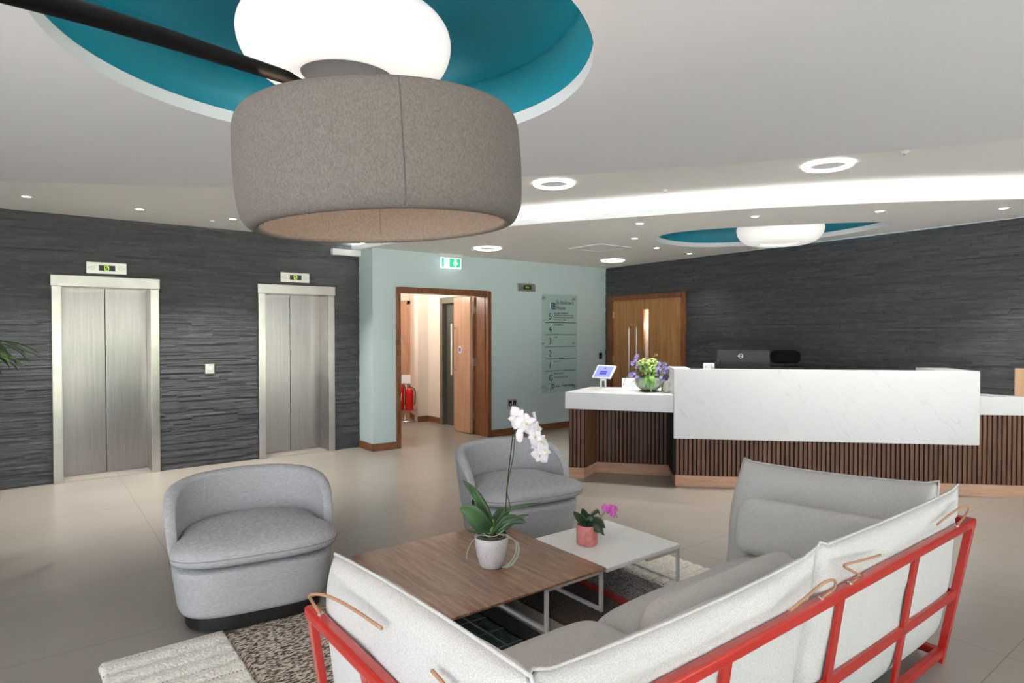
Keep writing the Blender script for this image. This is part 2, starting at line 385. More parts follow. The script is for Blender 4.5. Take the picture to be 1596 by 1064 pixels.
MB().box(0, .0, 2.70, 12.2, .03, 2.86).build('wall_head', M['lip'], wB)
# sage wall with its doorway, and its return
wT = MB().box(SX, WT, 0, 3.97, WT + .35, 2.8).box(5.49, WT, 0, 8.3, WT + .35, 2.8).box(3.97, WT, 2.17, 5.49, WT + .35, 2.8).box(SX, WT + .35, 0, SX + .12, WA + .1, 2.8)
struct(wT.build('wall_back', M['sage']))
sk = MB().box(SX - .014, WT - .016, 0, 3.945, WT, .10).box(5.51, WT - .016, 0, 8.0, WT, .10).box(SX - .016, WT - .016, 0, SX, WA - .02, .10)
struct(sk.build('baseboard_back', M['base_wood'], bevel=.003))
struct(MB().box(XL - .1, 3.5, 0, XL, WA + .1, 2.9).box(XL - .1, YR, 2.62, XL, 3.5, 2.9).build('wall_side', M['white']))
# glazed entrance front behind the viewpoint
er = sroot('window_1', (0, YR, 0))
fr = MB().box(XL, -.12, 2.62, 8.0, 0, 2.95).box(XL, -.06, 0, 8.0, 0, .06)
for x in [XL + .03 + i * 1.66 for i in range(8)]: fr.box(x - .03, -.08, 0, min(x + .03, 8), .02, 2.65)
fr.build('window_frame', M['black'], er)
struct(MB().box(7.0, YR - .1, 0, 8.0, YR, 2.95).build('wall_rear', M['white']))
# corridor behind the doorway
co_ = MB().box(5.62, 8.04, 0, 5.75, 8.42, 2.75).box(5.62, 9.27, 0, 5.75, 9.82, 2.75).box(5.62, 8.42, 2.13, 5.75, 9.27, 2.75)
co_.box(5.41, 9.72, 0, 5.75, 9.85, 2.75).add([(5.41, 9.72, 0), (5.41, 9.72, 2.75), (5.58, 10.36, 2.75), (5.58, 10.36, 0), (5.75, 10.36, 0), (5.75, 9.72, 0), (5.75, 10.36, 2.75), (5.75, 9.72, 2.75)],
     [(0, 1, 2, 3), (0, 3, 4, 5), (3, 2, 6, 4)])
co_.box(3.2, 10.34, 0, 6.4, 10.45, 2.75).box(3.2, 8.2, 0, 3.4, 10.45, 2.75).box(5.75, 8.04, 0, 6.5, 8.12, 2.75)
struct(co_.build('wall_corridor', M['cream']))
struct(MB().box(3.2, 8.04, 2.62, 6.5, 10.45, 2.7).build('ceiling_corridor', M['white']))
struct(MB().box(5.605, 9.28, 0, 5.62, 9.72, .1).box(5.40, 9.705, 0, 5.62, 9.72, .1).add(
    [(5.40, 9.705, 0), (5.40, 9.705, .1), (5.565, 10.34, .1), (5.565, 10.34, 0), (5.41, 9.705, .1), (5.58, 10.34, .1)], [(0, 1, 2, 3), (1, 4, 5, 2)]).build('baseboard_corridor', M['base_wood']))
point((4.5, 9.2, 2.35), 72, (1, .93, .86), .12)

# ------------------------------------------------------------------ ceilings
room = [(XL, YR), (8.6, YR), (8.45, 8.3), (XL, 8.3)]
DC = Vector((1.10, 2.68)); DR = 1.12
circ = [(DC.x + DR * math.cos(2 * PI * i / 96), DC.y + DR * math.sin(2 * PI * i / 96)) for i in range(96)]
circo = [(DC.x + (DR + .1) * math.cos(2 * PI * i / 96), DC.y + (DR + .1) * math.sin(2 * PI * i / 96)) for i in range(96)]
d2 = [tuple(p) for p in catmull([(5.72, 4.47), (5.93, 4.87), (6.38, 5.07), (6.9, 5.02), (7.25, 4.68), (7.40, 4.15), (7.38, 3.55), (7.22, 3.0), (6.95, 2.68), (6.68, 2.86), (6.28, 3.35), (5.88, 3.95)], 8, True)]
c2 = Vector((6.60, 3.92)); d2o = [tuple(c2 + (Vector(p) - c2) * 1.05) for p in d2]
fill('ceiling', room, [circo, d2o], 2.83, M['ceil'])
re_ = [tuple(p) for p in catmull([(XL, 7.9), (-1.9, 7.25), (-.17, 6.37), (1.32, 5.41), (2.99, 3.77), (4.07, 2.35), (4.82, 1.13), (5.35, -.4), (5.6, -2), (5.6, -4)], 8)]
fill('ceiling_raft', re_ + [(XL, YR)], [circ], 2.78, mat('ceiling_raft_pale_grey', (216, 216, 220), .9), .06)  # raft coloured slightly greyer than the ceiling around it
se_ = [tuple(p) for p in catmull([(3.48, 8.2), (3.68, 6.7), (4.02, 5.19), (4.655, 4.0), (5.25, 3.03), (5.88, 2.23), (6.57, 1.53), (7.55, .55)], 8)]
fill('ceiling_soffit', se_ + [(7.55 - .0, .5), (7.66 - .09, 2.3), (7.70 - .09, 2.9), (8.0, 7.72), (8.02, 7.8), (3.6, 7.8), (3.6, 8.2)], [d2], 2.70, M['ceil'])
lip = MB()
for i in range(len(se_) - 1):
    p, q = Vector(se_[i]), Vector(se_[i + 1]); n = Vector((-(q - p).y, (q - p).x)).normalized() * .02
    if i: pn = lastn
    else: pn = n
    lip.add([(p.x, p.y, 2.70), (q.x, q.y, 2.70), (q.x, q.y, 2.765), (p.x, p.y, 2.765), (p.x + pn.x, p.y + pn.y, 2.765), (q.x + n.x, q.y + n.y, 2.765), (p.x + pn.x, p.y + pn.y, 2.70), (q.x + n.x, q.y + n.y, 2.70)],
            [(0, 1, 2, 3), (3, 2, 5, 4), (4, 5, 7, 6)]); lastn = n
struct(lip.build('trim_2', M['lip'], smooth=True))
led = MB(); top = MB()
for i in range(len(se_) - 1):
    p, q = Vector(se_[i]), Vector(se_[i + 1]); n = Vector((-(q - p).y, (q - p).x)).normalized()
    a, b = p + n * .06, q + n * .06; a2, b2 = p + n * .085, q + n * .085
    led.add([(a.x, a.y, 2.757), (b.x, b.y, 2.757), (b2.x, b2.y, 2.757), (a2.x, a2.y, 2.757)], [(0, 1, 2, 3)])
    a, b = p + n * .005, q + n * .005; a2, b2 = p + n * .3, q + n * .3
    top.add([(a.x, a.y, 2.71), (b.x, b.y, 2.71), (b2.x, b2.y, 2.71), (a2.x, a2.y, 2.71), (a2.x, a2.y, 2.83), (b2.x, b2.y, 2.83)], [(0, 1, 2, 3), (3, 2, 5, 4)])
struct(top.build('trim_3', M['lip']))
tag(led.build('cove_light_strip', M['led']), 'curved run of hidden white cove lighting along the dropped ceiling edge', 'light')
# round teal dome above the sofas, leaf shaped one above the desk
dm = sroot('ceiling_dome', (DC.x, DC.y, 0))
MB().lathe([(DR, 2.78), (DR, 2.845), (DR + .05, 2.845)], 96).build('dome_rim', M['lip'], dm, smooth='auto')
MB().lathe([(DR + .05, 2.845), (DR + .055, 2.92), (DR + .02, 3.02), (DR - .03, 3.06), (DR - .05, 3.062)], 96).build('dome_wall', M['teal'], dm, smooth=True)
MB().lathe([(DR - .05, 3.062), (DR - .04, 3.078), (DR - .12, 3.20), (DR - .3, 3.37), (.5, 3.5), (.2, 3.53), (0.001, 3.54)], 96).build('dome_bowl', M['teal'], dm, smooth=True)
dm2 = sroot('ceiling_dome')
def ring_loft(rows):
    mb = MB(); n = len(d2)
    for (s0, z0), (s1, z1) in zip(rows[:-1], rows[1:]):
        P = [c2 + (Vector(p) - c2) * s0 for p in d2]; Q = [c2 + (Vector(p) - c2) * s1 for p in d2]
        for i in range(n):
            j = (i + 1) % n
            mb.add([(P[i].x, P[i].y, z0), (P[j].x, P[j].y, z0), (Q[j].x, Q[j].y, z1), (Q[i].x, Q[i].y, z1)], [(0, 1, 2, 3)])
    return mb
ring_loft([(1, 2.70), (1, 2.755), (1.03, 2.755)]).build('dome_rim', M['lip'], dm2, smooth='auto')
ring_loft([(1.03, 2.755), (1.04, 2.85), (1.0, 2.95), (.94, 3.0), (.7, 3.12), (.35, 3.18), (.001, 3.2)]).build('dome_bowl', M['teal'], dm2, smooth=True)

# ------------------------------------------------------------------ lamps
def pendant(name, label, x, y, z, top, disc='disc'):
    t = thing(name, label, 'lamp', (x, y, z), 0)
    pr = catmull([(.195, -.10), (.205, -.135), (.25, -.150), (.345, -.135), (.425, -.075), (.457, .01), (.435, .085), (.35, .135), (.22, .155), (.03, .16)], 5)
    MB().lathe([tuple(p) for p in pr], 72).build('opal_shade', M['lampw'], t, smooth=True)
    MB().lathe([(.001, -.126), (.192, -.126), (.199, -.12), (.199, -.09), (.001, -.09)], 48).build('centre_disc', M[disc], t, smooth='auto')
    MB().lathe([(.03, .155), (.03, top - z), (.001, top - z)], 16).build('stem', M['lip'], t, smooth='auto')
    return t
pendant('pendant_lamp', 'large round opal pendant lamp in the near teal ceiling dome, with grey centre disc', DC.x + .028, DC.y - .022, 2.855, 3.5)
pendant('pendant_lamp', 'round opal pendant lamp in the far teal ceiling recess above the desk', 6.68, 3.74, 2.725, 3.17, 'lampw')

# felt drum lamp on a long black arm
fx, fy = .859, 1.737
lampR = Matrix.Translation((fx, fy, 1.915)) @ Matrix.Rotation(-YAW, 4, 'Z') @ Matrix.Rotation(math.atan(.0365), 4, 'X') @ Matrix.Rotation(-math.atan(.050), 4, 'Y')
fl = thing('floor_lamp', 'huge grey felt drum shade on a long black arm reaching in from the left', 'lamp', (-1.02, .16, 0))
inv = Matrix.Translation((1.02, -.16, 0)) @ lampR
pr = catmull([(.358, .002), (.370, -.006), (.390, .002), (.407, .03), (.4145, .08), (.417, .16), (.416, .22), (.412, .275), (.402, .303), (.388, .310), (.376, .298), (.374, .24), (.374, .16), (.370, .07), (.361, .02)], 4, True)
shade = MB().lathe([tuple(p) for p in pr] + [tuple(pr[0])], 96, inv).build('shade', M['felt'], fl, smooth=True)
def onshade(ang, prof): return [inv @ Vector((r * math.cos(ang), r * math.sin(ang), z)) for r, z in prof]
sm = MB()
for an in (-72, 104, 185, 16):
    sm = MB(); sm.tube(onshade(math.radians(an), [(.372, -.006), (.391, .002), (.4075, .03), (.415, .08), (.4176, .16), (.4166, .22), (.4126, .275), (.4025, .3035)]), .0016, 5)
    sm.tube(onshade(math.radians(an), [(.3735, .24), (.3735, .16), (.3695, .07), (.3605, .02)]), .0016, 5)
    sm.build('seam', M['thread'], shade, smooth=True)
hub = inv @ Vector((0, 0, .26))
MB().tube([inv @ Vector((0, 0, .30)), inv @ Vector((0, 0, .21))], .03, 16).build('lamp_holder', M['black'], fl, smooth='auto')
MB().tube([inv @ Vector((-.372, 0, .25)), inv @ Vector((.372, 0, .25))], .006, 8).tube([inv @ Vector((0, -.372, .25)), inv @ Vector((0, .372, .25))], .006, 8).build('spider', M['black'], fl, smooth='auto')
MB().ball(inv @ Vector((0, 0, .19)), .035, 10).build('bulb', M['bulb'], fl, smooth=True)
point(tuple(lampR @ Vector((0, 0, .19))), 60, (1, .68, .46), .04)
arm = [(-1.0, .0), ]
def cm(X, Z, z): return Vector((math.cos(YAW) * X + math.sin(YAW) * Z + 1.02, -math.sin(YAW) * X + math.cos(YAW) * Z - .16, z))
pa = [Vector((0, 0, 1.70)), cm(-.80, .25, 1.895), cm(-.715, .86, 2.070), cm(-.672, 1.15, 2.147), cm(-.59, 1.64, 2.262), hub + Vector((0, 0, .02))]
MB().tube(catmull(pa[:-1], 6) + [pa[-1]], .0175, 16).build('arm', M['black_bar'], fl, smooth='auto')
MB().tube([(0, 0, .02), (0, 0, 1.76)], .02, 16).build('pole', M['black_bar'], fl, smooth='auto')
MB().lathe([(.001, 0), (.24, 0), (.24, .018), (.22, .026), (.001, .026)], 48).build('base', M['black'], fl, smooth='auto')

# downlights, ring lights, detectors
def downlight(x, y, z, label, power, group, aim=None, first=[None]):
    if first[0] is None:
        t = thing('downlight', label, 'light', (x, y, z), 0, group)
        MB().lathe([(.034, .004), (.036, -.004), (.050, -.004), (.052, 0)], 28).build('trim_ring', M['lip'], t, smooth='auto')
        MB().lathe([(.001, -.001), (.036, -.001)], 28).build('glowing_lens', M['spot_glow'], t)
        first[0] = t
    else: t = dup(first[0], (x, y, z), None, label, group)
    if power: spot((x, y, z - .03), power * 8)
    return t
ga = 'downlights above the lift wall'; gb = 'downlights in the dropped ceiling'
downlight(-.009, 7.25, 2.83, 'small round downlight above the left lift, nearest the left edge', 26, ga)
downlight(.896, 7.31, 2.83, 'small round downlight in the ceiling strip between the two lifts, second from left', 26, ga)
downlight(1.778, 7.31, 2.83, 'small round downlight just left of the felt drum shade, above the slate wall', 26, ga)
downlight(2.70, 7.31, 2.83, 'small round downlight above the right lift, hidden behind the felt drum', 26, ga)
for x, y, lab in [(4.95, 4.28, 'small downlight left of the far teal recess, nearest the bright cove'), (5.695, 5.0, 'small downlight just left of the far teal recess, above the doorway side'),
                  (6.573, 5.39, 'small downlight between the square vent and the slate wall, third from the cove'), (7.42, 5.5, 'small downlight closest to the timber double doors'),
                  (5.514, 3.336, 'small downlight in front of the far teal recess, above its opal lamp'), (6.187, 2.50, 'small downlight over the right half of the marble desk panel'),
                  (6.92, 1.76, 'small downlight at the far right end of the dropped ceiling')]:
    downlight(x, y, 2.70, lab, 4 if x > 7 else 16, gb)
def ringlight(x, y, z, r, label, first=[None]):
    t = thing('ring_light', label, 'light', (x, y, z), 0, 'ring ceiling lights')
    pr = [(r + .025 * math.cos(a), -.012 - .012 * math.sin(a)) for a in [2 * PI * i / 10 for i in range(11)]]
    MB().lathe(pr, 56).build('glowing_ring', M['ring_glow'], t, smooth=True)
    MB().lathe([(.001, 0), (r - .028, 0), (r - .026, -.006), (r - .04, -.008), (.001, -.008)], 48).build('centre_plate', M['lip'], t, smooth='auto')
    return t
ringlight(3.458, 3.916, 2.83, .145, 'glowing white ring light close to the right of the felt drum shade')
ringlight(4.674, 2.247, 2.83, .150, 'largest glowing ring light, upper right above the bright cove')
ringlight(4.797, 6.744, 2.70, .155, 'glowing ring light in front of the green exit sign')
ringlight(7.15, 6.72, 2.70, .155, 'glowing ring light in the far corner above the double doors')
def detector(x, y, z, lab):
    t = thing('smoke_detector', lab, 'detector', (x, y, z), 0, 'small ceiling detectors')
    MB().lathe([(.001, -.018), (.016, -.018), (.022, -.008), (.032, -.004), (.034, 0)], 24).build('body', M['lip'], t, smooth='auto')
    MB().lathe([(.001, -.022), (.006, -.022), (.008, -.017)], 12).build('sensor', M['disc'], t, smooth='auto')
detector(4.401, 3.517, 2.83, 'tiny ceiling sensor on the bright band between the two near ring lights')
detector(4.755, 1.768, 2.83, 'tiny ceiling sensor to the right of the largest ring light')
detector(1.62, 7.56, 2.83, 'tiny ceiling sensor beside the downlight left of the drum shade')
detector(4.74, 7.0, 2.70, 'tiny ceiling sensor just in front of the exit sign')
v = thing('ceiling_vent', 'square flush access panel in the dropped ceiling left of the far teal recess', 'vent', (5.97, 5.84, 2.70))
MB().box(-.26, -.26, -.006, .26, .26, -.001).build('panel', M['lip'], v, bevel=.003)
MB().box(-.29, -.29, -.008, .29, -.262, 0).box(-.29, .262, -.008, .29, .29, 0).box(-.29, -.262, -.008, -.262, .262, 0).box(.262, -.262, -.008, .29, .262, 0).build('frame', M['ceil'], v)

# ------------------------------------------------------------------ lifts
def lift(a, b, label, deep=.30, plane=WA, H=2.19, name='lift_entrance'):
    W = b - a; t = thing(name, label, 'lift', (a, plane, 0))
    jw = .085
    MB().box(0, -.045, 0, jw, deep, H - .115).build('jamb', M['steel_frame'], t, bevel=.003)
    MB().box(W - jw, -.045, 0, W, deep, H - .115).build('jamb', M['steel_frame'], t, bevel=.003)
    MB().box(-.008, -.052, H - .115, W + .008, deep, H).build('header', M['steel_frame'], t, bevel=.003)
    mid = jw + (W - 2 * jw) * .5
    MB().box(jw, deep - .03, .006, mid - .003, deep, H - .1).build('door_panel', M['steel'], t, bevel=.002)
    MB().box(mid + .003, deep - .03, .006, W - jw, deep, H - .1).build('door_panel', M['steel'], t, bevel=.002)
    MB().box(jw, -.02, 0, W - jw, deep + .04, .005).build('sill', M['floor'], t)
    MB().box(jw, deep + .001, 0, W - jw, deep + .03, H).build('shaft_backing', M['black'], t)
    return t
lift(*LIFTS[0], 'left brushed steel lift entrance set in the slate wall, nearest the left edge')
lift(*LIFTS[1], 'right brushed steel lift entrance in the slate wall, beside the sage corner')
def faceM(x, y, z, rz=0): return Matrix.Translation((x, y, z)) @ Matrix.Rotation(rz, 4, 'Z') @ Matrix.Rotation(PI / 2, 4, 'X')
def indicator(cx, cz, wd, label):
    t = thing('lift_indicator', label, 'display', (cx, WA - .028, cz))
    MB().box(-wd / 2, 0, -.062, wd / 2, .02, .062).build('plate', M['plate'], t, bevel=.003)
    MB().box(-.072, -.004, -.030, .078, .002, .030).build('display_window', M['display'], t, bevel=.004)
    d = MB(); s = .0045
    pts = [(-.012, .024), (.010, .024), (.018, .016), (.018, -.016), (.010, -.024), (-.012, -.024), (-.020, -.016), (-.020, .016)]
    d.tube([(x, -.006, z) for x, z in pts], .0028, 6, closed=True).tube([(-.013, -.006, -.014), (.012, -.006, .016)], .0024, 6)
    d.build('digit', M['lcd'], t)
    for sx in (-1, 1):
        g = MB()
        for k in range(8):
            q = k * PI / 4; g.lathe([(.001, 0), (.0035, 0)], 8, faceM(sx * .128 + .018 * math.cos(q), -.0008, .018 * math.sin(q)))
        g.lathe([(.001, 0), (.005, 0)], 8, faceM(sx * (wd / 2 - .02), -.0008, 0))
        g.build('speaker_holes', M['black'], t)
indicator(.674, 2.285, .37, 'steel lift indicator plate with green digit above the left lift')
indicator(2.72, 2.29, .37, 'steel lift indicator plate with green digit above the right lift')
t = thing('call_button', 'small square steel call button plate on slate between the two lifts', 'button', (1.70, WA - .028, 1.152))
MB().box(-.05, 0, -.058, .05, .02, .058).build('plate', M['plate'], t, bevel=.004)
MB().lathe([(.001, .008), (.018, .008), (.022, 0)], 24, faceM(0, 0, 0)).build('button', M['cork'], t, smooth='auto')

# ------------------------------------------------------------------ doorway in the sage wall
d1 = sroot('door_1')
f = MB().box(3.94, WT - .03, 0, 4.005, WT + .05, 2.2).box(5.455, WT - .03, 0, 5.52, WT + .05, 2.2).box(4.005, WT - .03, 2.13, 5.455, WT + .05, 2.2)
f.build('door_frame', M['frame_wood'], d1, bevel=.008)
MB().box(3.97, WT + .05, 0, 4.005, WT + .36, 2.165).box(5.465, WT + .05, 0, 5.49, WT + .36, 2.165).box(4.005, WT + .05, 2.14, 5.465, WT + .36, 2.165).build('door_lining', M['frame_wood'], d1)
lf = MB().box(5.40, WT + .37, .01, 5.445, WT + .84, 2.135).build('door_leaf', M['leaf_wood'], d1, bevel=.002)
MB().tube([(5.33, WT + .80, .90), (5.33, WT + .80, 1.72)], .016, 12).tube([(5.33, WT + .80, .99), (5.40, WT + .80, .99)], .010, 10).tube([(5.33, WT + .80, 1.65), (5.40, WT + .80, 1.65)], .010, 10).build('pull_handle', M['plate'], lf, smooth='auto')
for z in (.28, 1.12, 1.93): MB().box(5.44, WT + .33, z - .055, 5.466, WT + .372, z + .055).tube([(5.444, WT + .362, z - .058), (5.444, WT + .362, z + .058)], .007, 8).build('hinge', M['plate'], lf)
MB().lathe([(.001, .0), (.032, 0)], 24, Matrix.Translation((5.3985, WT + .66, 1.31)) @ Matrix.Rotation(-PI / 2, 4, 'Y')).build('door_sign', mat('blue_door_disc', (40, 84, 168), .4), lf)
MB().lathe([(.0325, 0), (.046, 0)], 24, Matrix.Translation((5.3985, WT + .66, 1.31)) @ Matrix.Rotation(-PI / 2, 4, 'Y') @ Matrix.Scale(1.25, 4, (1, 0, 0))).build('door_sign_border', M['white'], lf)
# pale timber door and plain opening inside the corridor
dc = sroot('door_3')
MB().box(4.55, 10.30, 0, 5.50, 10.335, 2.10).build('door_leaf', M['leaf_wood'], dc)
MB().box(5.50, 10.29, 0, 5.56, 10.34, 2.16).box(4.49, 10.29, 2.10, 5.56, 10.34, 2.16).box(4.49, 10.29, 0, 4.55, 10.34, 2.16).build('door_frame', M['leaf_wood'], dc)
MB().lathe([(.001, 0), (.045, 0)], 20, faceM(5.36, 10.297, 1.42)).build('door_sign', mat('pale_blue_disc', (150, 180, 220), .4), dc)
lo = thing('lift_entrance', 'grey metal framed opening seen beside the open door in the corridor', 'doorway', (5.62, 8.42, 0))
mm = mat('dull_grey_metal', (120, 117, 106), .45, .6)
MB().box(-.03, .78, 0, .14, .86, 2.17).box(-.03, -.01, 0, .14, .05, 2.17).box(-.03, .05, 2.07, .14, .78, 2.17).build('frame', mm, lo, bevel=.003)
MB().box(.06, .05, 0, .10, .78, 2.07).build('panel', mat('grey_recess_panel', (92, 90, 82), .45, .4), lo)
# extinguishers on a stand
es = thing('extinguisher_stand', 'chrome floor stand holding fire extinguishers in the corridor', 'stand', (5.24, 9.86, 0), -YAW)
MB().tube(catmull([(-.16, .1, .02), (-.12, -.1, .025), (0, -.14, .03), (.12, -.1, .025), (.17, .1, .02)], 6), .012, 8).tube([(0, -.13, .03), (0, .0, .16), (0, .03, .68)], .012, 8).build('base', M['chrome'], es, smooth=True)
MB().tube([(-.2, .0, .21), (.2, .0, .21)], .01, 8).build('shelf_rail', M['chrome'], es, smooth=True)
MB().box(-.08, .03, .68, .08, .04, .83).build('notice_card', M['white'], es)
def ext(x, lab, hgt):
    t = thing('fire_extinguisher', lab, 'fire extinguisher', tuple(Vector((5.24, 9.86, .22)) + Matrix.Rotation(-YAW, 3, 'Z') @ Vector((x, -.09, 0))), -YAW, 'fire extinguishers on the corridor stand')
    MB().lathe([(.001, 0), (.066, .0), (.072, .012), (.072, hgt), (.062, hgt + .045), (.03, hgt + .07), (.02, hgt + .085), (.001, hgt + .085)], 24).build('cylinder', M['extred'], t, smooth='auto')
    MB().box(-.012, -.05, hgt + .085, .012, .05, hgt + .10).box(-.01, -.06, hgt + .11, .01, .04, hgt + .125).build('lever', M['black'] if x > 0 else M['navy'], t)
    MB().tube(catmull([(.03, 0, hgt + .08), (.09, -.02, hgt + .04), (.1, -.02, hgt - .1), (.09, -.02, .1)], 5), .009, 8).build('hose', M['black'], t, smooth=True)
    MB().box(-.04, -.0735, .17, .04, -.0705, .3).build('instruction_label', M['extred'] if x > 0 else M['cream'], t)
ext(-.085, 'taller red fire extinguisher, left on the chrome stand behind the door frame', .37)
ext(.085, 'shorter red fire extinguisher, right on the chrome stand', .32)

# ------------------------------------------------------------------ timber double doors in the right slate wall
d2r = sroot('door_2', (B0.x, B0.y, 0), BROT)
MB().box(.085, -.045, 0, .165, .1, 2.2).box(1.725, -.045, 0, 1.80, .1, 2.2).box(.165, -.045, 2.13, 1.725, .1, 2.2).build('door_frame', M['frame_wood'], d2r, bevel=.006)
l1 = MB().box(.167, .02, .008, .742, .065, 2.128).build('door_leaf', M['door_wood'], d2r, bevel=.002)
l2 = MB().box(.746, .02, .008, .885, .065, 2.128).box(1.01, .02, .008, 1.723, .065, 2.128).box(.885, .02, .008, 1.01, .065, .70).box(.885, .02, 1.96, 1.01, .065, 2.128).build('door_leaf', M['door_wood'], d2r)
MB().box(.885, .035, .70, 1.01, .045, 1.96).build('vision_panel', M['vision'], l2)
MB().box(.879, .012, .694, .888, .024, 1.966).box(1.007, .012, .694, 1.016, .024, 1.966).box(.888, .012, .694, 1.007, .024, .703).box(.888, .012, 1.957, 1.007, .024, 1.966).build('glazing_bead', M['frame_wood'], l2)
for par, x in ((l1, .615), (l2, .79)):
    MB().tube(catmull([(x, .02, .90), (x, -.03, .905), (x, -.045, .93), (x, -.045, 1.3), (x, -.045, 1.64), (x, -.03, 1.665), (x, .02, 1.67)], 4), .011, 10).build('pull_handle', M['plate'], par, smooth=True)
for par, x in ((l1, .172), (l2, 1.716)):
    for z in (.25, 1.12, 1.88): MB().box(x - .01, .008, z - .055, x + .01, .022, z + .055).build('hinge', M['plate'], par)
MB().box(.3, .3, 0, 1.6, .34, 2.2).box(.1, .12, 0, .3, .34, 2.2).box(1.6, .12, 0, 1.8, .34, 2.2).build('lobby_lining', M['white'], d2r)
point(tuple(B0 + Bd * .95 + Bn * .2) + (1.7,), 14, (1, .97, .95), .05)  # unseen lamp added close behind the doors to brighten the vision panel

# ------------------------------------------------------------------ things on the sage wall
ex = thing('exit_sign', 'lit green emergency exit sign with running figure and down arrow on ceiling', 'sign', (4.757, 7.59, 2.61))
MB().box(-.19, -.025, .03, .19, .035, .09).build('housing', M['cork'], ex, bevel=.006)
MB().box(-.172, -.006, -.118, .172, .006, .034).build('light_panel', M['white_sign'], ex, bevel=.004)
MB().box(-.152, -.0085, -.100, .152, -.0062, .024).build('green_face', M['green_sign'], ex)
s_ = MB()
MB().box(-.118, -.0102, -.094, -.03, -.0087, .018).build('pictogram_door', M['white_sign'], ex)
s_.add([(.03, -.0102, -.03), (.052, -.0102, -.045), (.052, -.0102, .014), (.088, -.0102, .014), (.088, -.0102, -.045), (.11, -.0102, -.03), (.11, -.0102, -.048), (.07, -.0102, -.092), (.03, -.0102, -.048)], [(0, 1, 8), (1, 2, 3, 4), (4, 5, 6), (8, 1, 4, 6, 7)])
s_.build('down_arrow', M['white_sign'], ex)
r_ = MB().ball((-.066, -.011, .002), .0075, 6)
for a, b in [((-.068, -.008), (-.078, -.046)), ((-.078, -.046), (-.066, -.062)), ((-.066, -.062), (-.058, -.082)), ((-.078, -.046), (-.090, -.060)), ((-.090, -.060), (-.106, -.062)), ((-.07, -.014), (-.052, -.026)), ((-.052, -.026), (-.042, -.02)), ((-.07, -.014), (-.088, -.016)), ((-.088, -.016), (-.098, -.03))]:
    r_.tube([(a[0], -.011, a[1]), (b[0], -.011, b[1])], .0042, 6)
r_.build('running_figure', M['green_sign'], ex)
dp = thing('lift_indicator', 'steel plate with small green display on the sage wall above the glass directory', 'display', (6.21, WT - .022, 2.29))
MB().box(-.18, 0, -.06, .18, .02, .06).build('plate', M['plate'], dp, bevel=.003)
MB().box(-.06, -.003, -.032, .085, .002, .032).build('display_window', M['display'], dp, bevel=.003)
MB().box(-.03, -.005, -.016, .055, -.002, .016).build('digit', mat('dim_green_lcd', (96, 130, 40), .5, emit=.3), dp)
# directory
sg = thing('directory_board', 'tall green tinted glass directory board with floor numbers on sage wall', 'sign', (6.50, WT - .05, .60))
MB().box(0, 0, 0, .775, .008, 1.60).build('glass_panel', M['glass'], sg, bevel=.001)
for x in (.055, .72):
    for z in (.09, .80, 1.535): MB().lathe([(.001, .012), (.014, .012), (.017, .006), (.017, -.052), (.001, -.052)], 16, faceM(x, 0, z)).build('standoff_bolt', M['plate'], sg, smooth='auto')
for z in (1.14, .945, .748, .552, .355): MB().box(.065, -.0035, z - .005, .745, -.0005, z + .005).build('rule_line', M['rule'], sg)
def wr(nm, *a, **k): MB().text(*a, **k).build(nm, M['ink'], sg)
for ch, z in (('5', 1.19), ('4', .985), ('3', .79), ('2', .59), ('1', .395), ('G', .195)): wr('floor_number', ch, .145, faceM(.145, -.001, z), sx=.85)
for k, tx in enumerate(('UPS GLOBAL TREASURY PLC', 'EUROPE REGION TREASURY CENTRE', 'EUROPE REGION RISK MANAGEMENT', 'UPS NATIONAL ADEPT')): wr('tenant_lettering', tx, .030, faceM(.25, -.001, 1.283 - k * .036), sx=.88)
for tx, z, x in (('PLATTENBERG PLC', 1.09, .25), ('NEW', .893, .275), ('ANGLIA LLP', .50, .25), ('MINDS YOUR BEST', .30, .25), ('THE BASE WOKING WEST', .235, .25)): wr('tenant_lettering', tx, .030, faceM(x, -.001, z), sx=.9)
wr('small_lettering', 'Space to let', .022, faceM(.14, -.001, .145)); wr('agent_logo', 'p', .14, faceM(.202, -.001, .075), ext=.0015)
wr('small_lettering', 'Parking', .03, faceM(.29, -.001, .09)); wr('phone_number', '01483 740540', .046, faceM(.44, -.001, .09), sx=.95)
q_ = MB().text("St Andrew's", .098, faceM(.305, -.001, 1.437), sx=.80).text('House', .098, faceM(.305, -.001, 1.352), sx=.80)
for i in range(3):
    for j in range(3):
        x = .195 + i * .033; z = 1.36 + j * .037 + i * -.003
        q_.add([(x, -.002, z), (x + .026, -.002, z - .004), (x + .026, -.002, z + .024), (x, -.002, z + .030)], [(0, 1, 2, 3)])
q_.build('heading_and_logo', M['navy'], sg)
MB().box(.160, -.002, 1.385, .166, -.001, 1.465).build('logo_pale_bar', M['lip'], sg); MB().box(.174, -.002, 1.375, .186, -.001, 1.470).build('logo_pale_bar', M['lip'], sg)
so = thing('wall_socket', 'steel double wall socket low on the sage wall beside the doorway', 'socket', (5.93, WT - .012, .482))
MB().box(-.085, 0, -.052, .085, .011, .052).build('plate', M['plate'], so, bevel=.003)
MB().box(-.07, -.003, -.034, -.012, .002, .034).build('socket_face', M['black'], so); MB().box(.012, -.003, -.034, .07, .002, .034).build('socket_face', M['black'], so)
for bx_ in ((-.01, -.01, .01, .028), (-.05, -.02, -.035, 0), (.035, -.02, .05, 0)): MB().box(bx_[0], -.005, bx_[1], bx_[2], 0, bx_[3]).build('switch', M['white'], so)
cr = thing('card_reader', 'small black card reader on sage wall near the timber double doors', 'card reader', (7.875, WT - .02, 1.17))
